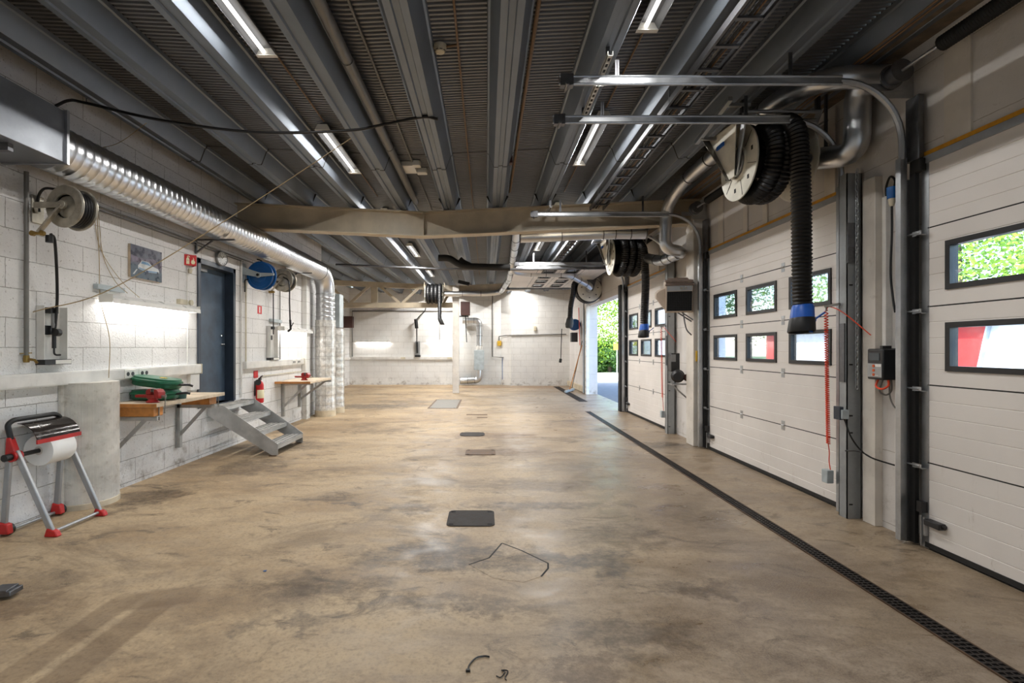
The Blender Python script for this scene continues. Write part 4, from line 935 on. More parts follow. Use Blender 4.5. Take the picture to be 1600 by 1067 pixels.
mb = MB(); mb.box(XL+.001, XL+.012, 8.36, 8.5, 1.0, 1.12); tag(mb.build('extinguisher_plate', 'sign_red'), 'small red plate on the wall above the fire extinguisher', 'sign')
# --- wall lights
def wall_light(y0, y1, z, label, axis='y', xw=XL):
    t = thing('strip_light', (xw, (y0+y1)/2, z-.05) if axis == 'y' else ((y0+y1)/2, xw, z-.05), label, 'wall light', 'fluorescent lights on the walls')
    def tr(p): return p if axis == 'y' else (p[1], xw-(p[0]), p[2])
    def bx(mb, a0, a1, b0, b1, c0, c1):
        if axis == 'y': mb.box(xw+a0, xw+a1, b0, b1, c0, c1)
        else: mb.box(b0, b1, xw-a1, xw-a0, c0, c1)
    mb = MB()
    prof = [(.03, z+.05), (.10, z+.045), (.165, z+.0), (.17, z-.045), (.164, z-.045), (.158, z-.002), (.098, z+.038), (.03, z+.043)]
    if axis == 'y': mb.prism([(xw+a, y0, c) for a, c in prof], (0, y1-y0, 0))
    else: mb.prism([(y0, xw-a, c) for a, c in prof], (y1-y0, 0, 0))
    mb.build('reflector', 'white_enamel', t)
    mb = MB(); bx(mb, .003, .07, y0+.05, y0+.12, z, z+.06); bx(mb, .02, .16, y0-.004, y0, z-.04, z+.045); mb.build('end_mount', 'white_plastic', t)
    mb = MB(); bx(mb, .003, .07, y1-.12, y1-.05, z, z+.06); bx(mb, .02, .16, y1, y1+.004, z-.04, z+.045); mb.build('end_mount', 'white_plastic', t)
    mb = MB()
    if axis == 'y': mb.tube([(xw+.085, y0+.04, z+.005), (xw+.085, y1-.04, z+.005)], .013, 10)
    else: mb.tube([(y0+.04, xw-.085, z+.005), (y1-.04, xw-.085, z+.005)], .013, 10)
    mb.build('tube', 'tube_wall', t)
    if axis == 'y': strip_lamp((xw+.085, y0+.04, z-.012), (xw+.085, y1-.04, z-.012), WALL_W, (-.45, 0, -1))
    else: strip_lamp((y0+.04, xw-.085, z-.012), (y1-.04, xw-.085, z-.012), WALL_W, (0, .45, -1))
wall_light(5.0, 6.52, 2.0, 'long white wall light below the car picture')
wall_light(9.25, 10.75, 1.86, 'white wall light above the small wooden shelf')
t = thing('lamp_bracket', (-3.86, 4.95, 2.0), 'grey box bracket at the near end of the wall light below the picture', 'bracket')
mb = MB(); mb.box(XL, XL+.05, 4.95, 5.32, 2.09, 2.14); mb.build('box', 'pale_box', t, bevel=.004)
mb = MB(); mb.box(XL, XL+.05, 6.28, 6.44, 2.06, 2.12); mb.lathe([(.035, 0), (.035, .03)], (XL+.05, 6.48, 2.09), (1, 0, 0), 16); mb.build('connector', 'cream_plastic', t)
t = thing('lamp_bracket', (-3.86, 9.2, 1.95), 'grey box bracket at the near end of the wall light above the shelf', 'bracket')
MB().box(XL, XL+.05, 8.95, 9.4, 1.97, 2.03).build('box', 'pale_box', t, bevel=.004)
# --- strings
def cord(pts, r, mt, label, n=8, nm='cord', cat='cord'):
    mb = MB(); mb.tube(smooth_path(pts, n), r, 6); return tag(mb.build(nm, mt), label, cat)
cord([(xw, 4.98, 2.9), (xw+.01, 5.0, 2.4), (xw+.005, 5.02, 2.0), (xw+.09, 5.03, 1.6), (xw+.075, 5.04, 1.2)], .0035, 'string', 'beige cord hanging straight down from the reel to the trunking')
cord([(xw, 5.0, 2.88), (xw, 5.06, 2.45), (xw+.02, 5.2, 2.2), (xw+.1, 5.27, 2.08)], .003, 'string', 'beige cord from the reel to the near end of the wall light')
cord([(xw, 4.94, 2.86), (xw, 5.03, 2.5), (xw+.02, 5.28, 2.22), (xw+.12, 5.42, 2.05)], .003, 'string', 'beige cord curving to the top of the wall light')
cord([(xw+.01, 4.27, 1.81), (-3.3, 4.45, 2.05), (-2.3, 4.95, 2.95), (-1.33, 5.25, 3.77)], .0045, 'string', 'long pale cord slanting across the left side up to the ceiling')
cord([(xw, 5.0, 3.5), (-3.6, 4.9, 3.52), (-3.2, 4.7, 3.62)], .003, 'string', 'thin beige wire bowing between left wall and the black cable')
mb = MB(); mb.tube(smooth_path([at(86, 166, 4.52), at(108, 157, 4.52), at(135, 161, 4.52), at(253, 188, 4.55), at(400, 206.5, 4.6), at(541, 204, 4.65), at(597, 195, 4.65), at(659, 183, 4.65), at(684, 186, 4.65)], 8), .013, 10)
t = thing('hanging_cable', at(400, 206.5, 4.6), 'thick black cable sagging from the left wall across the ceiling', 'cable')
mb.build('cable', 'rubber', t)
for q, zz in ((at(659, 183, 4.65), 0), (at(135, 161, 4.52), 3.86)): MB().tube([q, (q.x, q.y, zz or zb(q.x)+.02)], .004, 6).build('hanger', 'galv_dark', t)
# ================================================================== CEILING THINGS
def ceiling_light(x, y0, y1, label, k=1.0):
    z = zb(x)+.1; t = thing('ceiling_light', (x, (y0+y1)/2, z-.02), label, 'ceiling light', 'fluorescent lights on the ceiling')
    mb = MB()
    pr = [(-.08, 0), (-.05, .055), (.05, .055), (.08, 0), (.076, -.002), (.047, .05), (-.047, .05), (-.076, -.002)]
    mb.prism([(x+a, y0, z+c) for a, c in pr], (0, y1-y0, 0)); mb.build('reflector', 'lamp_grey', t)
    for y in (y0-.03, y1-.01): MB().prism([(x-.08, y, z-.002), (x-.05, y, z+.056), (x+.05, y, z+.056), (x+.08, y, z-.002)], (0, .04, 0)).build('end_cap', 'white_plastic', t)
    mb = MB(); mb.box(x-.03, x+.03, y0, y1, z+.055, z+.085)
    for y in (y0+.2, y1-.2): mb.box(x-.015, x+.015, y-.01, y+.01, z+.08, zb(x)+.205)
    mb.build('spine', 'galv_dark', t)
    mb = MB(); mb.tube([(x-.015, y0+.02, z+.018), (x-.015, y1-.02, z+.018)], .015, 10); mb.build('tube', 'tube', t)
    strip_lamp((x-.015, y0+.02, z+.001), (x-.015, y1-.02, z+.001), LAMP_W*k, (0, 0, -1))
LT = [(-1.7, 2.55, 3.86, 'left ceiling light cut off by the top edge of the picture', 0.6), (-1.7, 5.2, 6.45, 'left ceiling light behind the sagging black cable', 0.8), (-1.7, 8.3, 9.55, 'ceiling light hidden behind the cream beam on the left', 1.2), (-1.7, 11.05, 12.35, 'small bright ceiling light on the left just beyond the cream beam', 2.2), (-1.7, 14.55, 15.75, 'farthest light of the left row before the truss', 2.8),
      (1.18, 2.4, 3.66, 'right ceiling light cut off by the top edge, above the door track', 0.5), (1.18, 5.05, 6.35, 'right ceiling light below the two door tracks', 0.8), (1.18, 8.2, 9.45, 'ceiling light hidden behind the cream beam on the right', 1.2), (1.2, 10.7, 11.9, 'right ceiling light beyond the beam by the raised door', 2.0), (1.2, 18.6, 19.7, 'ceiling light nearest the far wall, right of the post', 1.8),
      (-4.35, 14.3, 15.5, 'ceiling light of the left bay beside the spiral duct', 2.6), (-4.35, 18.2, 19.4, 'ceiling light of the left bay seen through the truss', 3.2), (-1.7, 18.4, 19.6, 'ceiling light near the far wall left of the post', 2.8),
      (-1.7, -.1, 1.2, 'left ceiling light above the camera', 0.35), (1.18, -.2, 1.1, 'right ceiling light above the camera', 0.35), (-1.7, -2.8, -1.5, 'left ceiling light behind the camera', 0.2), (1.18, -2.8, -1.5, 'right ceiling light behind the camera', 0.2)]
for a in LT: ceiling_light(*a)
# conduits on the ceiling
def cpipe(x, y0, y1, r, mt, label, dz=-.012):
    pts = [(x, y, zb(x)+.2+dz-.006) for y in (y0, y1)]
    return pipe('ceiling_conduit', pts, r, mt, label, 'conduit', 8, 'conduits along the ceiling')
cpipe(-1.68, 3.9, 5.16, .008, 'brown_conduit', 'brown cable between the two near left ceiling lights')
cpipe(-1.68, 6.5, 7.7, .008, 'brown_conduit', 'brown cable from the left ceiling light to the beam')
cpipe(-.92, -1, 6.3, .011, 'grey_conduit', 'grey conduit along the ceiling to the white junction boxes')
cpipe(-.92, 6.7, 16.5, .008, 'grey_conduit', 'thin conduit beyond the white junction boxes')
cpipe(-.22, -1, 16, .009, 'brown_conduit', 'pale brown conduit along the ceiling beside the smoke detector', -.02)
cpipe(.36, -1, 7.6, .016, 'brown_conduit', 'thicker brown conduit beside the middle ceiling rib')
cpipe(1.2, 3.75, 5.0, .008, 'brown_conduit', 'brown cable between the two near right ceiling lights')
cpipe(1.2, 6.4, 7.7, .008, 'brown_conduit', 'brown cable from the right ceiling light to the beam')
mb = MB(); xx = -1.09; mb.tube([(xx, y, zb(xx)+.12) for y in (-1, 7.7)], .045, 14)
for y in (3.9, 5.6): mb.tube([(xx, y, zb(xx)+.12), (xx, y+.06, zb(xx)+.12)], .05, 14)
tag(mb.build('drain_pipe', 'grey_conduit'), 'fat grey brown pipe running along a ceiling rib left of the middle', 'pipe')
# smoke detector
zc = zb(-.36)+.195
t = thing('smoke_detector', (-.36, 3.88, zc-.06), 'round cream smoke detector on the ceiling', 'smoke detector')
mb = MB(); mb.lathe([(.05, 0), (.05, -.02), (.048, -.024)], (-.36, 3.88, zc), (0, 0, 1), 28); mb.build('base', 'cream_plastic', t)
mb = MB(); mb.lathe([(.046, -.022), (.046, -.04), (.034, -.056), (.012, -.06)], (-.36, 3.88, zc), (0, 0, 1), 28); mb.build('head', 'cream_plastic', t)
mb = MB()
for k in range(8):
    a0 = 2*PI*k/8; mb.tube([(-.36+.042*math.cos(a0+.55*j/4), 3.88+.042*math.sin(a0+.55*j/4), zc-.048) for j in range(5)], .003, 6)
mb.build('vent_slots', 'dark_plastic', t)
mb = MB(); mb.tube([(-.31, 3.88, zc-.01), (-.22, 3.86, zc-.01)], .009, 8); mb.build('cable_entry', 'brown_conduit', t)
# junction boxes
t = thing('junction_boxes', (-.9, 6.5, zb(-.9)+.1), 'cluster of white junction boxes on the ceiling', 'junction box')
z = zb(-.95)+.2
MB().box(-1.07, -.90, 6.22, 6.50, z-.06, z).build('box', 'white_plastic', t, bevel=.006); MB().box(-.92, -.82, 6.18, 6.28, z-.065, z).build('box', 'white_plastic', t, bevel=.006); MB().box(-.90, -.77, 6.44, 6.54, z-.065, z).build('box', 'white_plastic', t, bevel=.006)
mb = MB(); mb.box(.22, .32, 6.1, 6.2, zb(.27)+.08, zb(.27)+.2); tag(mb.build('sensor_box', 'brown_box', bevel=.006), 'small dark box on the ceiling by the middle rib', 'sensor')
# cable ladder
def ladder(x0, x1, y0, y1, z, label):
    t = thing('cable_ladder', ((x0+x1)/2, (y0+y1)/2, z), label, 'cable ladder', 'cable ladders under the ceiling')
    for x in (x0, x1): MB().box(x-.01, x+.01, y0, y1, z, z+.055).build('side_rail', 'galv_dark', t)
    n = int((y1-y0)/.3)
    for k in range(n): MB().box(x0, x1, y0+.12+.3*k, y0+.15+.3*k, z+.005, z+.022).build('rung', 'galv_dark', t)
    for k, (dx, r, m) in enumerate(((.04, .01, 'rubber_dull'), (.07, .008, 'grey_conduit'), (.1, .012, 'rubber_dull'), (.13, .007, 'brown_conduit'))):
        mb = MB(); mb.tube(smooth_path([(x0+dx+.008*math.sin(j*1.7+k), y0+(y1-y0)*j/9, z+.035) for j in range(10)], 3), r, 6); mb.build('cable', m, t)
    for y in (y0+1.2, (y0+y1)/2, y1-.6):
        mb = MB(); mb.box(x0-.012, x0-.004, y-.012, y+.012, z, zb(x0)+.06); mb.build('hanger', 'galv_dark', t)
ladder(1.60, 1.80, 1.0, 7.7, 3.625, 'dark cable ladder running along the right part of the ceiling')
ladder(1.62, 1.82, 8.3, 12.8, 3.60, 'cable ladder beyond the cream beam near the raised door')
for k, (x, dz) in enumerate(((2.98, .02), (3.02, .03))):
    pipe('ceiling_conduit', [(x, -1, 3.80), (x, 7.7, 3.80)], .009, 'brown_conduit', ('left' if k == 0 else 'right')+' of the two brown conduits beside the timber plate above the doors', 'conduit', 8, 'conduits along the ceiling')
# slotted rails that carry the tracks
for (x, ya, yb, z, lab) in ((.9, 3.62, 4.72, 3.62, 'slotted white strut over the two near door tracks'), (.95, 7.35, 9.0, 3.575, 'slotted white strut over the door tracks at the beam')):
    t = thing('slotted_strut', (x, (ya+yb)/2, z), lab, 'strut')
    mb = MB(); mb.box(x-.02, x+.02, ya, yb, z, z+.004).box(x-.02, x-.016, ya, yb, z, z+.035).box(x+.016, x+.02, ya, yb, z, z+.035); mb.build('channel', 'white_enamel', t)
    mb = MB(); n = int((yb-ya)/.075)
    for k in range(n): mb.box(x-.009, x+.009, ya+.03+.075*k, ya+.07+.075*k, z-.001, z)
    mb.build('slots', 'black_seam', t)
    for y in (ya+.08, yb-.08): MB().box(x-.015, x+.015, y-.003, y+.003, z, zb(x)+.03).build('hanger', 'galv_dark', t)
# ================================================================== EXHAUST REELS
def corrug(mb, path, r, pitch=.03, seg=18, amp=.09):
    pts = resample(path, pitch/4); mb.tube(pts, r, seg, rad=lambda i: r*(1-amp+amp*(1+math.cos(i*PI/2))*.9))
def exhaust_reel(c, r, w, hose_m, n_loops, hx, z_end, label, rh=.072, brk='wedge', drop=.1, noz='nozzle_blue', seg=18, top_z=None):
    c = V(c); t = thing('exhaust_reel', (c.x, c.y, z_end-.2), label, 'exhaust hose reel', 'exhaust hose reels')
    xa, xb = c.x-w/2, c.x+w/2; ax = (1, 0, 0)
    for x, s in ((xa, -1), (xb, 1)):
        mb = MB(); mb.lathe([(r*.38, s*.012), (r*.42, s*.012), (r*.44, 0), (r*.97, s*.0), (r, s*.008), (r, s*.02), (r*.97, s*.014), (r*.45, s*.014), (r*.42, s*.03), (r*.38, s*.03)], (x, c.y, c.z), ax, 48, cap=False); f = mb.build('flange', 'flange_white', t)
        mb = MB()
        for k in range(6):
            a = 2*PI*k/6+.3; mb.bar((x+s*.016, c.y+r*.5*math.cos(a), c.z+r*.5*math.sin(a)), (x+s*.016, c.y+r*.94*math.cos(a), c.z+r*.94*math.sin(a)), .004, .003, (1, 0, 0))
            a += .5; q = V((x+s*.015, c.y+r*.72*math.cos(a), c.z+r*.72*math.sin(a))); mb.cbox(q, .004, .03, .04)
        mb.build('flange_slots', 'black_seam', f)
    mb = MB(); mb.lathe([(r*.38, 0), (r*.38, w)], (xa, c.y, c.z), ax, 36); mb.build('drum', 'rubber_dull', t)
    mb = MB(); mb.lathe([(r*.36, -.05), (r*.3, -.055), (r*.3, -.02), (r*.36, -.02), (r*.36, -.05)], (xa, c.y, c.z), ax, 32, cap=False); mb.lathe([(r*.3, -.03), (r*.3, -.028)], (xa, c.y, c.z), ax, 32); mb.build('hub_ring', 'galv', t)
    mb = MB(); x0 = xa+rh+.02
    pts = []; turns = n_loops; rr = r-rh+.03
    steps = int(turns*40)
    for k in range(steps+1):
        a = PI/2-2*PI*k/40; pts.append((x0+(hx-x0)*k/steps, c.y+rr*math.cos(a)*1.0, c.z+rr*math.sin(a)))
    corrug(mb, [V(p) for p in pts], rh, .034, seg); mb.build('coiled_hose', hose_m, t)
    # over the guide and down
    mb = MB(); tz = top_z if top_z else c.z+r*.62
    yf = c.y-r-.0
    corrug(mb, smooth_path([(hx, c.y+.05, tz-.12), (hx, c.y-.12, tz+.01), (hx, yf+.1, tz+.0), (hx+.01, yf-.02, tz-.13), (hx+.02, yf-.05, tz-.4), (hx+.035, yf-.05, (tz+z_end)/2), (hx+drop*.5, yf-.04, z_end+.15), (hx+drop*.55, yf-.04, z_end)], 10), rh, .034, seg)
    mb.build('hanging_hose', hose_m, t)
    e = V((hx+drop*.55, yf-.04, z_end)); dn = V((-.12, -.1, -1)).normalized()
    mb = MB(); mb.lathe([(rh*1.02, -.02), (rh*1.12, 0), (rh*1.2, .08), (rh*1.2, .11), (rh*1.02, .11)], e, dn, 26); nz = mb.build('nozzle', noz, t)
    mb = MB(); mb.lathe([(rh*1.22, .10), (rh*1.3, .12), (rh*1.4, .22), (rh*1.34, .23), (rh*1.2, .14), (rh*1.1, .12)], e, dn, 26, cap=False); mb.lathe([(rh*1.1, .13), (rh*1.1, .132)], e, dn, 26); mb.build('rubber_mouth', 'rubber', nz)
    mb = MB(); q = e+dn*.12+V((rh*1.25, 0, 0)); mb.bar(q, q+V((.09, -.02, .07)), .03, .012); mb.bar(q, q+V((-.02, 0, -.11)), .03, .014); mb.tube([q+V((0, -.02, .0)), q+V((.0, .02, 0))], .018, 10); mb.build('clamp_lever', noz, nz)
    mb = MB(); q = V((hx, c.y-.08, tz+.0)); mb.lathe([(rh*1.15, -.012), (rh*1.22, -.012), (rh*1.22, .012), (rh*1.15, .012), (rh*1.15, -.012)], (hx, c.y-.2, tz+.005), (0, 1, 0), 28, cap=False); mb.build('hose_ring', 'galv_dark', t)
    # support
    zt = c.z+r-.045; xl, xr = xa-.12, xb+.04
    zt = min(c.z+r-.045, zb(xl)-.12); zq = zt+.06
    mb = MB(); mb.prism([(xl, c.y-.36, zq), (xl, c.y-.27, zq), (xa-.07, c.y-.01, c.z-.13), (xa-.07, c.y-.07, c.z-.13)], (.012, 0, 0)); mb.build('side_bracket', 'galv', t)
    mb = MB(); mb.prism([(xl-.03, c.y-.22, zq-.05), (xl-.03, c.y+.34, zq), (xa-.085, c.y+.05, c.z-.14), (xa-.085, c.y-.05, c.z-.14)], (.006, 0, 0)); mb.build('bracket_plate', 'flange_white', t)
    mb = MB(); mb.prism([(xl-.1, c.y+.34, zq), (xl+.0, c.y+.34, zq), (xa-.06, c.y+.05, c.z-.15), (xa-.1, c.y+.05, c.z-.15)], (0, .01, 0)); mb.build('side_bracket', 'steel_old', t)
    mb = MB(); mb.prism([(xr, c.y-.36, zq), (xr, c.y-.26, zq), (xr, c.y+.04, c.z), (xr, c.y-.06, c.z)], (.01, 0, 0)); mb.build('side_bracket', 'galv', t)
    mb = MB(); mb.tube([(xl-.0, c.y-.3, zt+.06), (xr+.01, c.y-.3, zt+.06)], .016, 10); mb.tube([(xl, c.y-.26, zt-.0), (xr+.01, c.y-.26, zt-.0)], .014, 10); mb.build('cross_tubes', 'galv', t)
    mb = MB(); mb.bar((xl-.18, c.y-.42, zt+.12), (xl-.18, c.y+.3, zt+.02), .04, .04); mb.bar((xl-.18, c.y+.2, zt+.02), (xl+.06, c.y+.2, zt+.02), .03, .03); mb.bar((xl-.18, c.y-.3, zt+.12), (xl+.06, c.y-.3, zt+.12), .03, .03); mb.build('top_rail', 'galv', t)
    for x in (xl, xr): MB().box(x-.018, x+.018, c.y-.305, c.y-.3, zt+.05, zb(x)+.05).box(x-.018, x-.013, c.y-.305, c.y-.27, zt+.05, zb(x)+.05).build('hanger', 'galv_dark', t)
    mb = MB(); mb.box(xl-.04, xl-.025, c.y+.02, c.y+.16, c.z+.19, c.z+.225); mb.build('blue_sticker', 'nozzle_blue', t)
    return t
exhaust_reel((2.755, 4.9, 3.31), .355, .53, 'rubber', 2, 2.80, 1.87, 'large exhaust hose reel with black corrugated hose and blue nozzle, nearest the camera', drop=.1, top_z=3.60, rh=.08)
exhaust_reel((2.70, 9.7, 3.27), .35, .56, 'rubber', 3, 2.93, 1.93, 'exhaust hose reel beyond the cream beam with dark blue hanging hose', drop=.03, top_z=3.45, seg=14)
# third reel by the open doorway: its flange faces the camera
t = thing('exhaust_reel', (3.0, 14.4, 2.3), 'exhaust hose reel facing the camera in front of the raised door', 'exhaust hose reel', 'exhaust hose reels')
c = V((2.98, 14.4, 3.2)); ax = (0, 1, 0)
for y in (0, .4):
    mb = MB(); mb.lathe([(.1, 0), (.34, 0), (.35, .006), (.35, .014), (.1, .014)], c+V((0, y, 0)), ax, 44); f = mb.build('flange', 'flange_white', t)
    mb = MB()
    for k in range(7):
        a = 2*PI*k/7+.2; q = c+V((.24*math.cos(a), y-.002, .24*math.sin(a))); mb.cbox(q, .04, .004, .025)
    mb.build('flange_slots', 'black_seam', f)
mb = MB()
for k in range(3): corrug(mb, circle(c+V((0, .1+.12*k, 0)), .33, ax, 44)+[circle(c+V((0, .1+.12*k, 0)), .33, ax, 44)[0]], .06, .05, 12)
mb.build('coiled_hose', 'rubber', t)
mb = MB(); corrug(mb, smooth_path([c+V((-.1, .2, .33)), c+V((-.4, .15, .2)), c+V((-.46, .1, -.1)), c+V((-.53, .1, -.5)), c+V((-.55, .1, -.85))], 8), .075, .05, 12); mb.build('hanging_hose', 'rubber', t)
mb = MB(); mb.lathe([(.07, 0), (.1, .06), (.12, .2), (.1, .3), (.06, .32)], c+V((-.55, .1, -.8)), (-.1, 0, -1), 18); mb.build('nozzle', 'rubber_dull', t)
mb = MB(); mb.prism([c+V((-.12, -.06, .5)), c+V((.25, -.06, .5)), c+V((.08, -.06, -.05)), c+V((-.05, -.06, -.05))], (0, .012, 0)); mb.box(c.x-.3, c.x+.3, c.y-.1, c.y+.45, c.z+.5, c.z+.53); mb.build('side_bracket', 'galv_dark', t)
# fourth reel in front of the far truss
t = thing('exhaust_reel', (-1.7, 16.2, 2.4), 'small black exhaust hose reel in front of the far truss', 'exhaust hose reel', 'exhaust hose reels')
c = V((-1.7, 16.35, 3.28)); ax = (1, 0, 0)
for x in (-.29, .29):
    mb = MB(); mb.lathe([(.08, -.006), (.27, -.006), (.27, .006), (.08, .006)], c+V((x, 0, 0)), ax, 36); mb.build('flange', 'flange_white', t)
mb = MB()
for k in range(4):
    cc = circle(c+V((-.2+.13*k, 0, 0)), .27, ax, 40); corrug(mb, cc+[cc[0]], .06, .05, 12)
mb.build('coiled_hose', 'rubber', t)
mb = MB(); corrug(mb, smooth_path([c+V((.2, -.2, .27)), c+V((.2, -.34, .1)), c+V((.2, -.34, -.5)), c+V((.2, -.34, -.85))], 8), .06, .05, 12); mb.build('hanging_hose', 'rubber', t)
mb = MB(); mb.lathe([(.06, 0), (.075, .05), (.075, .2), (.06, .22)], c+V((.2, -.34, -.83)), (.45, 0, -1), 16); mb.build('nozzle', 'rubber_dull', t)
mb = MB(); mb.tube([c+V((.2, -.34, -1.0)), c+V((.2, -.34, -1.6))], .008, 6); mb.build('pull_cord', 'rubber_dull', t)
mb = MB(); mb.box(c.x-.34, c.x-.32, c.y-.05, c.y+.05, c.z-.05, zb(c.x)); mb.box(c.x+.32, c.x+.34, c.y-.05, c.y+.05, c.z-.05, zb(c.x)); mb.tube([c+V((-.33, 0, 0)), c+V((.33, 0, 0))], .05, 14); mb.build('side_bracket', 'cream_steel', t)
# ================================================================== DUCTS ON THE RIGHT AND FAR
def duct(name, pts, r, label, bnd=.25, seg=18, mt='duct_steel', grp='silver exhaust ducts', straps=.9):
    t = thing(name, pts[0], label, 'duct', grp)
    p = bend(pts, bnd, 8); mb = MB(); mb.use(mt).tube(p, r, seg); mb.use('galv_dark')
    for a, b in zip(p, p[1:]):
        L = (b-a).length
        if L > .35:
            n = max(2, int(L/straps)+1)
            for k in range(n+1):
                q = a+(b-a)*(k/n); d = (b-a).normalized(); mb.tube([q-d*.008, q+d*.008], r+.006, seg)
    mb.build('pipe', None, t)
    q = max(zip(p, p[1:]), key=lambda s_: (V((s_[1].x-s_[0].x, s_[1].y-s_[0].y, 0))).length); q = (q[0]+q[1])/2
    if q.z > 3 and name == 'exhaust_duct': MB().box(q.x-.01, q.x+.01, q.y-.012, q.y+.012, q.z+r*.9, min(zb(q.x)+.1, 3.9)).build('hanger', 'galv_dark', t)
    return t
duct('exhaust_duct', [(3.27, 4.04, 3.70), (2.78, 4.06, 3.70), (2.76, 4.7, 3.85), (2.76, 7.0, 3.83), (2.74, 7.6, 3.64), (2.72, 7.62, 3.02), (3.0, 7.62, 2.97), (3.02, 8.6, 3.0), (2.99, 9.68, 3.27)], .09, 'long silver duct along the ceiling above the doors, dropping before the beam', .22)
duct('exhaust_duct', [(3.19, 4.22, 3.74), (3.19, 4.29, 3.66), (3.19, 4.30, 3.18), (3.08, 4.8, 3.30), (3.02, 4.92, 3.31)], .1, 'silver elbow duct feeding the near exhaust reel', .16)
duct('exhaust_duct', [(.55, 8.4, 3.70), (.66, 12.6, 3.68), (.68, 13.0, 3.5), (1.0, 13.2, 3.48), (2.15, 13.2, 3.46), (2.86, 13.7, 3.2), (2.95, 14.37, 3.2)], .085, 'silver duct crossing in front of the raised door to the far reel', .18)
duct('exhaust_duct', [(-1.38, 16.35, 3.28), (.0, 16.35, 3.28), (.45, 16.2, 3.32), (.66, 14.6, 3.5), (.68, 13.1, 3.66)], .085, 'silver duct linking the small reel at the truss to the ceiling duct', .18)
duct('exhaust_duct', [(.55, 8.15, 3.3), (2.0, 8.15, 3.36), (2.6, 8.15, 3.36)], .08, 'silver duct running across just behind the cream beam', .1)
duct('vent_duct', [(-.95, 20.2, 2.62), (-.28, 20.2, 2.62), (-.28, 20.2, 1.6)], .125, 'upper bent silver vent duct on the far wall beside the post', .22)
duct('vent_duct', [(-.28, 20.2, .62), (-.28, 20.2, .22), (-1.05, 20.2, .18)], .13, 'lower bent silver vent duct on the far wall beside the post', .22)
mb = MB(); mb.box(-.5, -.1, 20.02, 20.4, .62, 1.42); tag(mb.build('duct_box', 'pale_box', bevel=.01), 'pale grey box between the bent vent ducts on the far wall', 'box')
mb = MB(); mb.lathe([(.13, 0), (.135, .01), (.135, .16), (.13, .17)], (-.28, 20.2, 1.425), (0, 0, 1), 20); tag(mb.build('insulated_collar', 'foil'), 'white insulated collar on the vent duct above the pale box', 'pipe')
# rubber duct and tie pipe across the hall
mb = MB(); mb.tube([(-3.5, 11.6, 3.44), (-1.15, 11.6, 3.34), (.45, 11.6, 3.33), (3.0, 11.6, 3.36)], .028, 10)
tag(mb.build('cross_pipe', 'galv_dark'), 'thin steel pipe spanning the hall beyond the cream beam', 'pipe')
t = thing('rubber_duct', (-.4, 11.45, 3.3), 'black rubber exhaust pipe hanging below the ceiling in the middle', 'pipe')
mb = MB(); mb.tube(smooth_path([at(685, 403, 11.4), at(702, 404, 11.4), at(716, 412, 11.4), at(732, 416, 11.4), at(797, 418, 11.4)], 6), .075, 14); mb.build('pipe', 'rubber_dull', t)
mb = MB(); mb.tube(smooth_path([at(718, 405, 11.45), at(724, 410, 11.45), at(736, 416, 11.4)], 6), .07, 14); mb.build('branch', 'rubber_dull', t)
mb = MB(); p_, q_ = at(716, 440, 15), at(733, 444, 15); mb.bar(p_, q_, .1, .1); tag(mb.build('ceiling_box', 'dark_plastic'), 'small black fitting under the ceiling left of the post', 'fitting')
# ================================================================== FAR WALL
WALL_W = 6.0
wall_light(-5.35, -3.95, 1.80, 'left wall light on the far wall', 'x', 20.5); wall_light(-2.45, -1.15, 1.80, 'right wall light on the far wall beside the post', 'x', 20.5)
t = thing('cable_trunking', (-3, 20.45, 1.04), 'white cable trunking along the far wall', 'trunking')
MB().box(-5.55, -1.2, 20.43, 20.5, 1.04, 1.15).build('channel', 'white_trunk', t); MB().box(-5.62, -5.56, 14.5, 20.4, 1.04, 1.13).build('channel', 'white_trunk', t)
mb = MB()
for x in (-3.5, -1.6, -1.3): mb.box(x, x+.18, 20.42, 20.43, 1.06, 1.13)
mb.build('socket', 'cream_plastic', t)
pipe('conduit', [(-5.5, 20.47, 1.15), (-5.5, 20.47, 3.02), (-1.3, 20.47, 3.02), (-1.3, 20.47, 1.15)], .025, 'grey_conduit', 'grey conduit framing the far left wall', 'conduit', 8, 'conduits on the far wall')
pipe('conduit', [(.25, 20.47, 3.7), (.25, 20.47, 1.15), (.7, 20.35, 1.12)], .02, 'grey_conduit', 'grey conduit coming down the far wall beside the vent duct', 'conduit', 8, 'conduits on the far wall')
pipe('conduit', [(.52, 20.46, 1.75), (.52, 20.46, 1.98), (.8, 20.16, 2.02), (.98, 20.02, 2.02), (3.2, 20.02, 2.06)], .02, 'grey_conduit', 'horizontal grey conduit across the right part of the far wall', 'conduit', 8, 'conduits on the far wall')
pipe('conduit', [(.66, 20.44, 1.1), (.66, 20.44, .22)], .018, 'blue_plastic', 'blue hose hanging low on the far wall near the corner pillar', 'hose', 8)
mb = MB(); mb.box(.45, .6, 20.4, 20.5, 1.6, 1.8); tag(mb.build('switch_box', 'yellow', bevel=.01), 'small yellow switch box on the far wall beside the corner', 'switch')
mb = MB(); mb.box(1.9, 2.0, 19.98, 20.05, 2.2, 2.38); tag(mb.build('wall_switch', 'cream_plastic', bevel=.008), 'small cream switch high on the right part of the far wall', 'switch')
mb = MB(); mb.box(-5.62, -5.24, 19.5, 19.75, 2.3, 2.75); tag(mb.build('mounted_cabinet', 'brown_box', bevel=.012), 'brown square box in the corner of the far left bay', 'cabinet')
t = thing('control_cabinet', (-.72, 16.72, 2.55), 'dark brown box on the right side of the steel post', 'cabinet')
MB().box(-.86, -.55, 16.6, 16.85, 2.6, 3.05).build('housing', 'brown_box', t, bevel=.012)
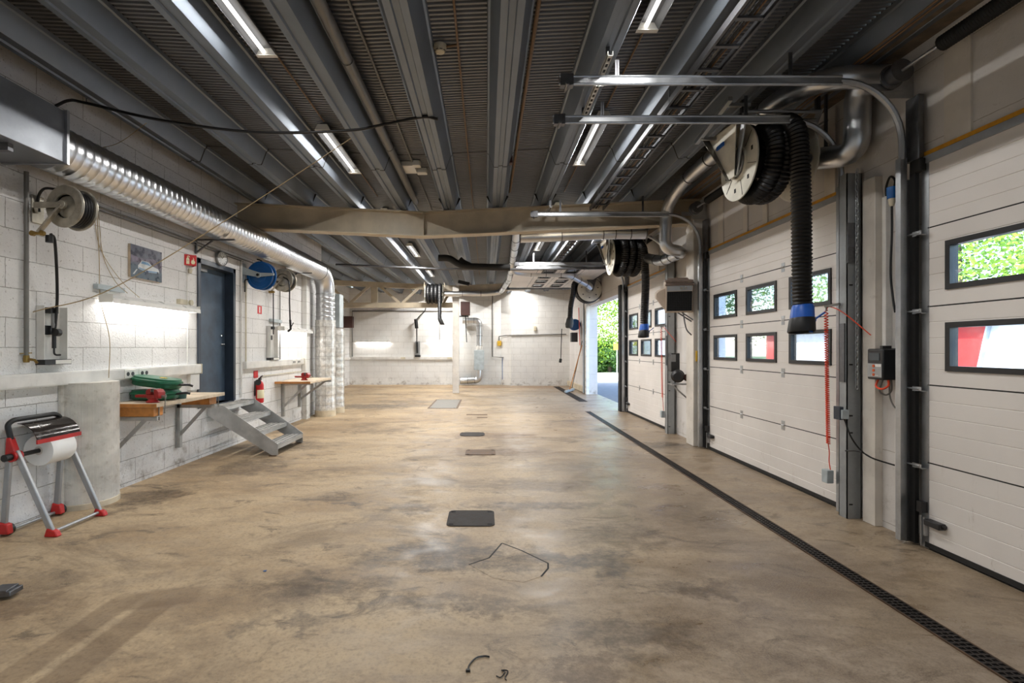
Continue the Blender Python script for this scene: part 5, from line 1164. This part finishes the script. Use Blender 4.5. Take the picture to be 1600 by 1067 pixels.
pp = MB(); pp.tube(bend([(-.7, 16.72, 2.6), (-.68, 16.7, 2.1), (-.66, 16.7, 1.7)], .1), .014, 8); pp.build('hanging_cable', 'rubber', t)
MB().box(-.91, -.6, 16.83, 16.86, 2.55, 2.6).build('post_mount', 'galv_dark', t)
t = thing('hanging_gun', (-2.9, 20.2, 1.1), 'black grease gun hanging on its channel on the far wall', 'hose')
mb = MB(); mb.tube(smooth_path([(-2.45, 20.2, 3.2), (-2.5, 20.2, 3.0), (-2.75, 20.2, 2.75), (-2.85, 20.2, 2.6), (-2.82, 20.2, 2.3), (-2.83, 20.3, 1.75)], 8), .022, 8); mb.build('hose', 'rubber', t)
mb = MB(); mb.tube([(-2.86, 20.2, 2.68), (-2.82, 20.2, 2.3)], .07, 12); mb.build('reel_end', 'rubber', t)
mb = MB(); mb.box(-2.92, -2.72, 20.43, 20.5, 1.17, 1.78); mb.build('channel', 'grey_alu', t)
mb = MB(); mb.tube([(-2.83, 20.38, 1.75), (-2.82, 20.38, 1.3)], .04, 10); mb.box(-2.92, -2.70, 20.36, 20.5, 1.14, 1.22); mb.build('gun', 'rubber', t)
# ================================================================== RIGHT WALL THINGS
# heater
t = thing('fan_heater', (2.93, 7.7, 2.0), 'beige fan heater with black grille hung by the white column', 'heater')
R = Matrix.Translation((2.92, 7.56, 2.28)) @ Matrix.Rotation(math.radians(-14), 4, 'Z') @ Matrix.Rotation(math.radians(9), 4, 'X')
w, h, dp = .39, .5, .34
mb = MB(); mb.T = R; mb.prism([(-w/2, 0, -h/2+.02), (-w/2, 0, h/2-.1), (-w/2, .06, h/2-.02), (-w/2, dp, h/2-.02), (-w/2, dp+.0, -h/2+.06), (-w/2, .08, -h/2)], (w, 0, 0)); mb.build('casing', 'heater_beige', t, bevel=.012)
mb = MB(); mb.T = R; mb.prism([(-w/2-.012, -.025, h/2-.07), (w/2+.012, -.025, h/2-.07), (w/2-.05, dp-.1, h/2+.03), (-w/2+.05, dp-.1, h/2+.03)], (0, .02, -.015)); mb.box(-w/2-.005, w/2+.005, .02, dp, h/2-.03, h/2-.0); mb.build('hood', 'heater_top', t, bevel=.006)
mb = MB(); mb.T = R; mb.box(-w/2+.02, w/2-.012, -.006, .0, h/2-.16, h/2-.085); f = mb.build('control_strip', 'grey_alu', t)
mb = MB(); mb.T = R
for x in (.03, .09): mb.lathe([(.022, 0), (.02, .02)], (x, -.006, h/2-.12), (0, -1, 0), 16)
mb.build('knob', 'reel_steel', f)
mb = MB(); mb.T = R; mb.box(-w/2+.02, w/2-.012, -.004, .002, -h/2+.035, h/2-.17); f = mb.build('grille', 'pit_black', t)
mb = MB(); mb.T = R
for k in range(14): x = -w/2+.03+k*.026; mb.box(x, x+.003, -.008, -.004, -h/2+.035, h/2-.17)
for k in range(11): z = -h/2+.05+k*.026; mb.box(-w/2+.02, w/2-.012, -.008, -.004, z, z+.003)
mb.build('grille_wires', 'dark_plastic', f)
mb = MB(); mb.T = R; mb.prism([(-w/2-.13, .08, -.03), (-w/2, .06, -.2), (-w/2, .06, h/2-.12), (-w/2-.09, .08, h/2-.16), (-w/2-.13, .08, h/2-.2)], (0, dp-.1, 0)); mb.build('outlet_hood', 'heater_beige', t, bevel=.006)
mb = MB(); mb.bar((3.0, 7.7, 2.06), (3.18, 7.63, 1.92), .018, .018); mb.bar((2.96, 7.75, 2.06), (3.18, 7.7, 1.9), .018, .018); mb.tube(smooth_path([(3.0, 7.62, 2.05), (3.05, 7.62, 1.8), (3.13, 7.62, 1.7)], 6), .01, 6); mb.build('wall_arm', 'galv_dark', t)
# motor unit
t = thing('motor_blower', (3.1, 8.1, .85), 'black electric blower motor on a bracket beside the red coiled cable', 'motor')
mb = MB(); mb.lathe([(.05, -.17), (.1, -.15), (.1, -.02), (.105, .0), (.105, .05), (.09, .06), (.09, .14), (.06, .17)], (3.10, 8.08, 1.05), (-.4, -.92, 0), 24); mb.build('motor', 'dark_plastic', t)
mb = MB(); mb.box(3.0, 3.14, 8.1, 8.25, 1.12, 1.42); mb.build('terminal_box', 'dark_plastic', t, bevel=.01)
mb = MB(); mb.box(3.0, 3.07, 8.09, 8.1, 1.28, 1.4); mb.build('cover_plate', 'grey_plastic', t)
mb = MB(); mb.lathe([(.055, 0), (.055, .012), (.03, .02)], (3.2, 8.0, 1.03), (.3, -1, 0), 18); mb.build('fan_cap', 'brown_box', t)
mb = MB(); mb.box(2.98, 3.3, 8.02, 8.2, .91, .925); mb.bar((3.0, 8.1, .91), (3.29, 8.1, .66), .03, .02); mb.box(3.285, 3.3, 8.04, 8.16, .58, .92); mb.build('bracket', 'galv', t)
mb = MB(); mb.box(3.3, 3.335, 7.58, 7.62, 1.36, 1.5); mb = MB(); mb.box(3.19, 3.27, 7.58, 7.62, 1.3, 1.46); t2 = tag(mb.build('push_switch', 'yellow', bevel=.006), 'small yellow push button box on the white column', 'switch')
# control box
t = thing('control_box', (3.22, 4.07, 1.24), 'black door control box with display and buttons on the wall', 'control box')
MB().box(3.165, 3.3, 3.985, 4.15, 1.245, 1.495).build('housing', 'dark_plastic', t, bevel=.01)
for z in (1.25, 1.47): MB().box(3.3, 3.334, 3.97, 4.165, z, z+.03).build('mount_lug', 'dark_plastic', t, bevel=.003)
MB().box(3.2, 3.27, 4.03, 4.06, 1.495, 1.52).build('cable_gland', 'dark_plastic', t)
MB().box(3.1615, 3.165, 4.02, 4.12, 1.4, 1.46).build('display', 'display', t)
f = MB().box(3.1615, 3.165, 3.995, 4.14, 1.265, 1.375).build('button_panel', 'grey_alu', t)
mb = MB()
for z in (1.285, 1.32, 1.355): mb.lathe([(.012, 0), (.012, .004)], (3.1615, 4.075, z), (-1, 0, 0), 14)
mb.build('buttons', 'button_orange', f)
mb = MB(); mb.box(3.1605, 3.1615, 4.03, 4.1, 1.277, 1.281).box(3.1605, 3.1615, 4.0, 4.06, 1.35, 1.37); mb.build('panel_marks', 'white_plastic', f)
mb = MB(); mb.tube(smooth_path([(3.22, 4.1, 1.25), (3.2, 4.1, 1.19), (3.2, 4.04, 1.17), (3.22, 4.0, 1.2), (3.22, 4.0, 1.25)], 6), .008, 8); mb.build('red_loop_cable', 'red_cable', t)
mb = MB(); mb.tube(smooth_path([(3.24, 4.08, 1.25), (3.23, 4.1, 1.15), (3.25, 4.06, 1.12), (3.26, 4.02, 1.16), (3.26, 4.02, 1.25)], 6), .007, 8); mb.tube(smooth_path([(3.26, 4.04, 1.25), (3.26, 4.03, 1.1), (3.26, 3.97, 1.02), (3.28, 3.92, 1.06), (3.3, 3.9, 1.15)], 6), .006, 8); mb.build('grey_loop_cable', 'grey_conduit', t)
mb = MB(); mb.box(3.28, 3.335, 3.97, 4.01, .55, 1.2); tag(mb.build('mounted_duct', 'white_trunk', bevel=.003), 'short white vertical cable duct below the black control box', 'trunking')
mb = MB(); mb.box(3.28, 3.335, 4.1, 4.14, 1.5, 2.75); tag(mb.build('cable_duct', 'white_trunk', bevel=.003), 'tall white vertical cable duct above the black control box', 'trunking')
mb = MB(); mb.box(3.27, 3.335, 4.2, 4.34, 0, 2.95); tag(mb.build('door_batten', 'cream_post', bevel=.004), 'cream vertical batten right of the galvanised channel post', 'batten')
mb = MB(); mb.box(3.28, 3.335, 3.9, 3.96, 1.62, 1.72); tag(mb.build('junction_box', 'pale_box', bevel=.004), 'small grey junction box beside the near door track', 'junction box')
pipe('plug_cable', smooth_path([(3.2, 3.94, 2.62), (3.2, 3.94, 2.4), (3.19, 3.94, 2.1), (3.2, 3.93, 1.9), (3.21, 3.92, 1.78)], 6), .008, 'rubber', 'black cable hanging from the blue plug beside the near door track', 'cable')
t = thing('power_plug', (3.2, 3.94, 2.62), 'blue plug and socket beside the curved door track', 'plug')
mb = MB(); mb.lathe([(.03, 0), (.034, .05), (.034, .09)], (3.2, 3.94, 2.68), (0, 0, 1), 16); mb.build('socket', 'blue_plastic', t)
mb = MB(); mb.lathe([(.014, -.06), (.022, -.03), (.026, .01)], (3.2, 3.94, 2.68), (0, 0, 1), 14); mb.build('plug', 'cream_plastic', t)
mb = MB(); mb.tube([V(p) for p in smooth_path([(3.3, 4.12, 2.75), (3.3, 4.12, 2.83), (3.3, 4.08, 2.9), (3.3, 4.03, 2.85), (3.3, 4.06, 2.75)], 6)], .009, 6)
tag(mb.build('cable_loop', 'rubber_dull'), 'dark cable loop at the top of the tall white cable duct', 'cable')
# hand chain
t = thing('hand_chain', (3.24, 4.365, 1.1), 'hanging galvanised hand chain in front of the channel post', 'chain')
mb = MB(); zz = 3.05; k = 0
while zz > 1.13:
    c = V((3.24, 4.365, zz)); ring = []
    for j in range(12):
        a = 2*PI*j/12; u, v_ = .011*math.cos(a), .022*math.sin(a)
        ring.append(c+(V((u, 0, v_)) if k % 2 else V((0, u, v_))))
    mb.tube(ring, .004, 5, closed=True); zz -= .032; k += 1
mb.build('links', 'galv', t)
# coiled red cables
def coil(x, y, z1, z0, label, turns):
    t = thing('coiled_cable', (x, y, z0-.3), label, 'cable', 'red coiled cables')
    mb = MB(); pts = []
    for k in range(turns*10+1):
        f = k/(turns*10); a = 2*PI*k/10; sq = f**.86
        pts.append((x+.014*math.cos(a)+.02*f, y+.014*math.sin(a), z1+(z0-z1)*sq))
    mb.tube(pts, .0055, 5); mb.build('coil', 'red_cable', t)
    mb = MB(); mb.tube(smooth_path([(x+.02, y, z0), (x+.03, y, z0-.08), (x+.035, y+.01, z0-.16), (x+.04, y, z0-.24)], 6), .0045, 6); mb.tube(smooth_path([(x, y, z1), (x+.02, y-.02, z1+.03), (x+.02, y-.2, z1-.04), (3.25, y-.38, z1-.24)], 6), .0045, 6); mb.build('tail', 'red_cable', t)
    mb = MB(); mb.bar((x-.01, y, z1+.035), (3.155, y-.14, z1+.045), .02, .02); mb.tube([(x, y, z1+.04), (x, y, z1-.01)], .006, 8); mb.build('arm', 'steel_old', t)
    mb = MB(); mb.box(x-.01, x+.052, y-.03, y+.05, z0-.36, z0-.24); mb.build('door_box', 'pale_box', t, bevel=.006)
    return t
coil(3.13, 4.6, 1.85, .62, 'red coiled cable hanging at the right edge of the six-window door', 62)
coil(3.13, 8.93, 1.85, .62, 'red coiled cable hanging beside the black blower motor', 40)
t = thing('post_switch', (3.15, 4.39, .88), 'blue and grey switch box with black cable on the channel post', 'switch')
MB().box(3.11, 3.17, 4.36, 4.44, .88, .96).build('body', 'pale_box', t, bevel=.004); MB().box(3.10, 3.135, 4.38, 4.46, .87, .985).build('bracket', 'frame_blue', t, bevel=.003)
mb = MB(); mb.tube(smooth_path([(3.14, 4.38, .88), (3.15, 4.3, .72), (3.2, 4.2, .6), (3.28, 4.05, .56), (3.3, 3.98, .56)], 6), .007, 6); mb.tube(smooth_path([(3.15, 4.38, .6), (3.18, 4.25, .62), (3.22, 4.15, .58)], 5), .006, 6); mb.build('cable', 'rubber', t)
# things on the wall right of the far wall beyond the doorway
t = thing('hose_reel', (3.2, 17.6, 2.1), 'blue hose reel on the wall beyond the open doorway', 'hose reel')
mb = MB(); mb.lathe([(.06, 0), (.2, 0), (.2, .03), (.1, .04), (.1, .14), (.2, .15), (.2, .18), (.06, .18)], (3.12, 17.6, 2.33), (0, 1, 0), 28); mb.build('drum', 'blue_plastic', t)
mb = MB(); mb.box(3.1, 3.33, 17.62, 17.78, 2.28, 2.38); mb.build('wall_mount', 'dark_plastic', t)
mb = MB(); mb.box(2.98, 3.2, 17.5, 17.75, 1.72, 2.05); mb.build('drip_tray', 'dark_plastic', t)
mb = MB(); mb.tube([(3.2, 17.3, 2.9), (3.24, 17.3, 1.6)], .012, 6); tag(mb.build('air_hose', 'red_cable'), 'orange hose hanging beside the far blue reel', 'hose')
mb = MB(); mb.tube(smooth_path([(2.72, 18, 2.2), (2.7, 18, 1.7), (2.68, 18, 1.1)], 6), .015, 6); mb.tube([(2.68, 18, 1.12), (2.66, 18, .98)], .05, 8); tag(mb.build('hanging_hose', 'rubber'), 'thin black hose hanging in the far right corner', 'hose')
wall_light(16.8, 18.4, 1.72, 'short wall light beside the far side of the open doorway', 'y', 3.335) if False else None
t = thing('push_broom', (3.1, 17.0, 0), 'broom with grey head leaning in the corner beyond the doorway', 'broom')
mb = MB(); mb.tube([(2.78, 16.7, .08), (3.25, 17.0, 1.6)], .016, 8); mb.build('handle', 'wood_edge', t)
mb = MB(); mb.bar((2.62, 16.6, .05), (2.95, 16.85, .12), .09, .07); mb.build('head', 'pale_box', t, bevel=.01)
t = thing('scraper', (3.2, 17.3, 0), 'thin dark handled tool leaning beside the broom', 'tool')
mb = MB(); mb.tube([(2.95, 17.3, .05), (3.3, 17.2, 1.75)], .012, 8); mb.build('handle', 'dark_plastic', t)
mb = MB(); mb.box(2.85, 3.0, 17.26, 17.34, .005, .06); mb.build('blade', 'dark_plastic', t)
mb = MB(); mb.box(3.24, 3.335, 16.6, 20.0, .02, .2); tag(mb.build('baseboard_right', 'cream_base'), 'low cream kerb at the foot of the wall beyond the doorway', 'baseboard', None, 'structure')
# ================================================================== FLOOR THINGS
def grate(x0, x1, y0, y1, label):
    t = thing('floor_drain', ((x0+x1)/2, (y0+y1)/2, 0), label, 'drain', 'drain channels in the floor')
    MB().box(x0+.004, x1-.004, y0, y1, .0005, .0015).build('pit', 'pit_black', t)  # thin black sheet painting the dark below the grate; the floor is solid
    mb = MB(); mb.box(x0, x0+.008, y0, y1, .001, .008).box(x1-.008, x1, y0, y1, .001, .008); mb.build('edge_angles', 'grate_edge', t)
    y = y0
    while y < y1-.01:
        e = min(y+1.0, y1); mb = MB()
        n = int((e-y)/.032)
        for k in range(n): yy = y+.012+k*.032; mb.box(x0+.01, x1-.01, yy, yy+.014, .002, .007)
        for k in range(4): xx = x0+.01+(x1-x0-.02)*k/3; mb.box(xx-.004, xx+.004, y+.004, e-.004, .002, .0075)
        mb.build('grate', 'grate', t); y = e
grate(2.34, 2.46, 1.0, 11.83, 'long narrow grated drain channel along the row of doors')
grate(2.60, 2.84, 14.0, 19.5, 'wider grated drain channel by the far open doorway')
def plate(x0, x1, y0, y1, mt, label, name='manhole_cover', rc=.05, frame=None, knobs=True):
    t = thing(name, ((x0+x1)/2, (y0+y1)/2, 0), label, 'manhole cover', 'covers set in the floor')
    pts = []
    for cx_, cy_, a0 in ((x1-rc, y1-rc, 0), (x0+rc, y1-rc, 90), (x0+rc, y0+rc, 180), (x1-rc, y0+rc, 270)):
        for k in range(6): a = math.radians(a0+18*k); pts.append((cx_+rc*math.cos(a), cy_+rc*math.sin(a), .001))
    MB().prism(pts, (0, 0, .006)).build('cover', mt, t)
    if frame:
        w = .05; mb = MB(); mb.box(x0-w, x1+w, y0-w, y0, .001, .006).box(x0-w, x1+w, y1, y1+w, .001, .006).box(x0-w, x0, y0, y1, .001, .006).box(x1, x1+w, y0, y1, .001, .006); mb.build('frame', frame, t)
    if knobs:
        mb = MB()
        for x, y in ((x0+.04, y0+.04), (x1-.04, y0+.04), (x0+.04, y1-.04), (x1-.04, y1-.04)): mb.box(x-.02, x+.02, y-.012, y+.012, .007, .0085)
        mb.build('lifting_slots', 'pit_black', t)
plate(-.34, .07, 4.2, 4.6, 'manhole', 'dark square manhole cover nearest the camera')
plate(-.30, .13, 7.0, 7.36, 'manhole_rust', 'rusty brown floor hatch, second from the camera')
plate(-.46, -.03, 8.5, 8.88, 'manhole', 'dark rounded manhole cover, third from the camera', rc=.12)
plate(-1.42, -.76, 12.45, 14.5, 'hatch_grey', 'large framed steel floor hatch before the steel post', 'floor_hatch', .02, 'manhole_rust')
t = thing('floor_strip', (-.2, 11.3, 0), 'two rusty metal strips set in the floor before the hatch', 'strip')
MB().box(-.45, .02, 11.2, 11.34, .0005, .004).build('strip', 'manhole_rust', t); MB().box(-.2, .02, 10.75, 10.84, .0005, .004).build('strip', 'manhole_rust', t)
# repair patch outlined by a groove
P_ = [(-.12, 3.46), (.02, 3.57), (.12, 3.84), (.26, 3.7), (.43, 3.48), (.42, 3.40), (.36, 3.28), (.24, 3.2), (.05, 3.25)]
t = thing('floor_patch', (.17, 3.5, 0), 'angular repair patch outlined by a dark groove in the floor', 'patch', None, 'structure')
MB().prism([(x, y, .0003) for x, y in P_], (0, 0, .0008)).build('patch', 'concrete_floor', t, smooth=False)
mb = MB()
for a, b in zip(P_[:6], P_[1:7]): mb.bar((a[0], a[1], .0012), (b[0], b[1], .0012), .012, .001)
mb.build('groove', 'black_seam', t)
mb = MB(); mb.tube(smooth_path([(-.085, 2.32, .005), (-.08, 2.36, .005), (-.05, 2.41, .006), (-.01, 2.425, .005), (.015, 2.42, .005)], 5), .0038, 6); mb.cbox((-.085, 2.315, .006), .02, .012, .01)
tag(mb.build('wire_scrap', 'rubber'), 'bent black wire scrap on the floor at the bottom edge', 'scrap')
mb = MB(); mb.tube(smooth_path([(.045, 2.28, .004), (.065, 2.27, .004), (.085, 2.3, .008), (.07, 2.32, .004), (.1, 2.315, .004), (.085, 2.27, .004), (.09, 2.25, .004)], 4), .0026, 6)
tag(mb.build('wire_scrap', 'rubber'), 'small tangled black scrap right of the bent wire on the floor', 'scrap')
q = at(413, 893, 0.001); yy = F_PX*CAM_H/(893-VY); q = at(413, 893, yy); mb = MB(); mb.prism([(q.x-.01, q.y, .001), (q.x+.012, q.y-.004, .001), (q.x+.008, q.y+.02, .001), (q.x-.006, q.y+.015, .001)], (0, 0, .002))
tag(mb.build('paper_scrap', 'blue_plastic'), 'tiny blue scrap lying on the floor at the left', 'scrap')
# ================================================================== OUTSIDE
struct(MB().box(3.62, 60, -30, 90, -.25, -.02).build('ground', 'asphalt', smooth=False), 'grey asphalt yard outside the doors', 'ground')
struct(MB().box(5.2, 60, 23.0, 31, -.02, -.012).build('road', 'gravel', smooth=False), 'pale sunlit road outside the open doorway', 'road')
struct(MB().prism([(3.62, 31, -.02), (60, 31, -.02), (60, 90, -.02), (3.62, 90, -.02)], (0, 0, .01)).build('verge', 'leaf_mid', smooth=False), 'green verge under the trees outside', 'verge')
def tree(loc, h, rx, label, seed, n=2600, m='leaf_bright', base=.0, leaf=.2):
    rnd = random.Random(seed); t = thing('tree', loc, label, 'tree', 'trees outside the workshop')
    x, y, z = loc
    mb = MB(); mb.tube([(x, y, z), (x+.05, y, z+h*.3), (x+.15, y+.1, z+h*.7)], .16, 8, rad=lambda i: (.18, .14, .06)[i]); mb.build('trunk', 'bark', t)
    mb = MB(); blobs = [(V((x+rnd.uniform(-.7, .7)*rx, y+rnd.uniform(-.7, .7)*rx, z+base+h*rnd.uniform(.12, .86))), rx*rnd.uniform(.38, .62)) for _ in range(16)]
    for _ in range(n):
        c, r = rnd.choice(blobs); d = V((rnd.gauss(0, 1), rnd.gauss(0, 1), rnd.gauss(0, 1))).normalized()
        p = c+d*r*rnd.uniform(.7, 1.05)
        if p.z < z+.02: p.z = z+.05+rnd.random()*.3
        a = V((rnd.gauss(0, 1), rnd.gauss(0, 1), rnd.gauss(0, .6))).normalized(); b = d.cross(a).normalized()+d*.4; s = leaf*rnd.uniform(.6, 1.25)
        mb.add([p-a*s*.5, p+b*s*.3, p+a*s*.5, p-b*s*.3], [(0, 1, 2, 3)])
    mb.build('crown', m, t, smooth=False, nofix=True)
for k, (x, y, h, r, m) in enumerate(((6.6, 33, 5.5, 2.6, 'leaf_bright'), (9.5, 34.5, 7, 3.2, 'leaf_bright'), (4.6, 36, 7, 3, 'leaf_bright'), (12.8, 37, 8, 3.4, 'leaf_mid'), (7.8, 31.8, 1.5, 1.5, 'leaf_mid'), (5.9, 31.9, 1.4, 1.4, 'leaf_mid'), (8.2, 40, 10, 3.6, 'leaf_mid'), (3.6, 41, 10, 3.6, 'leaf_bright'))):
    lab = ['bright green tree seen through the open doorway', 'taller tree outside, right of the one in the doorway', 'tree outside hidden left of the doorway', 'dark tree outside behind the pale house', 'low bush at the roadside seen through the doorway', 'low roadside bush left of the other bush', 'tall dark tree behind the doorway tree', 'tall tree outside left behind the doorway tree'][k]
    tree((x, y, -.02), h, r, lab, 20+k, 5200, m, 0, .19)
for k, (x, y, h, r, m) in enumerate(((15.5, 13, 6.5, 3.2, 'leaf_bright'), (17, 18, 7.5, 3.4, 'leaf_mid'), (16, 22.5, 7.5, 3.2, 'leaf_bright'), (16, 8.6, 6.5, 3, 'leaf_mid'), (20, 15, 9.5, 4, 'leaf_mid'), (14.5, 28, 8.5, 3.5, 'leaf_mid'))):
    lab = ['light green tree seen through the near door window', 'tree behind the shed seen through the six-window door', 'light tree outside right of the pale house', 'dark tree outside at the right edge', 'tall dark tree outside behind the shed', 'dark tree outside behind the pale house end'][k]
    tree((x, y, -.02), h, r, lab, 50+k, 5200, m, 0, .17)
t = thing('white_shed', (12, 13, 0), 'sunlit white and red outbuilding seen through the lower door windows', 'building')
MB().box(11, 13, 4.5, 19.6, -.02, 2.15).build('wall', 'shed_white', t, smooth=False)
MB().prism([(10.7, 4.3, 2.15), (13.4, 4.3, 2.15), (13.4, 4.3, 2.3), (12.2, 4.3, 2.55), (10.7, 4.3, 2.25)], (0, 15.5, 0)).build('roof', 'shed_white', t, smooth=False)
MB().prism([(10.985, 11.1, .9), (10.985, 11.9, .9), (10.985, 11.9, 2.15), (10.985, 10.95, 2.15)], (.01, 0, 0)).build('red_gable', 'shed_red', t, smooth=False)
MB().box(10.98, 11.0, 19.0, 19.59, .2, 2.15).build('red_wall', 'shed_red', t, smooth=False)
MB().bar((10.96, 11.15, .8), (10.96, 10.85, 2.15), .04, .1, (1, 0, 0)).build('barge_board', 'pale_box', t)
t = thing('pale_house', (13, 28, 0), 'pale blue house seen through the far door windows', 'building')
MB().box(10.6, 11.5, 24, 36, -.02, 5.6).build('wall', 'house_blue', t, smooth=False)
MB().prism([(10.3, 23.8, 5.6), (11.8, 23.8, 5.6), (11.05, 23.8, 6.3)], (0, 12.4, 0)).build('roof', 'roof_dark', t, smooth=False)
mb = MB()
for y in (25.5, 28, 31): mb.box(10.58, 10.6, y, y+1.1, 2.6, 3.9)
mb.build('windows', 'display', t)
t = thing('road_sign', (7.25, 27.5, 0), 'small orange yellow sign on a post among the leaves', 'sign')
MB().box(7.0, 7.4, 27.48, 27.5, 1.4, 1.75).build('plate', 'sign_orange', t); MB().tube([(7.2, 27.52, -.02), (7.2, 27.52, 1.7)], .03, 8).build('post', 'galv', t)
# ================================================================== LIGHT
w = bpy.data.worlds.new('sky'); SC.world = w; w.use_nodes = True
nt = w.node_tree; bg = nt.nodes['Background']; sk = nt.nodes.new('ShaderNodeTexSky'); sk.sky_type = 'NISHITA'; sk.sun_disc = False
sk.sun_elevation = math.radians(52); sk.sun_rotation = math.radians(-75); sk.air_density = 1.0; sk.dust_density = 1.0
nt.links.new(sk.outputs[0], bg.inputs[0]); bg.inputs[1].default_value = SKY_S
sd = bpy.data.lights.new('sun', 'SUN'); sd.energy = SUN_S; sd.angle = math.radians(.6); sd.color = (1, .95, .86)
so = bpy.data.objects.new('sun', sd); COL.objects.link(so); so.rotation_euler = V((.72, .25, -1.1)).to_track_quat('-Z', 'Y').to_euler()
# ================================================================== CAMERA
cd = bpy.data.cameras.new('camera'); cam = bpy.data.objects.new('camera', cd); COL.objects.link(cam)
cam.location = (0, 0, CAM_H); cam.rotation_euler = (PI/2, 0, 0)
cd.sensor_fit = 'HORIZONTAL'; cd.sensor_width = 36; cd.lens = 36*F_PX/1600
cd.shift_x = (800-VX)/1600; cd.shift_y = (VY-533.5)/1600; cd.clip_start = .02; cd.clip_end = 500
SC.camera = cam
vs = SC.view_settings; vs.view_transform = 'Standard'; vs.look = 'None'; vs.gamma = 1; vs.use_curve_mapping = False; vs.exposure = EXPO
cy = SC.cycles; cy.use_denoising = True; cy.max_bounces = 10; cy.diffuse_bounces = 5; cy.glossy_bounces = 4; cy.transparent_max_bounces = 12; cy.sample_clamp_indirect = 8; cy.caustics_reflective = False; cy.caustics_refractive = False
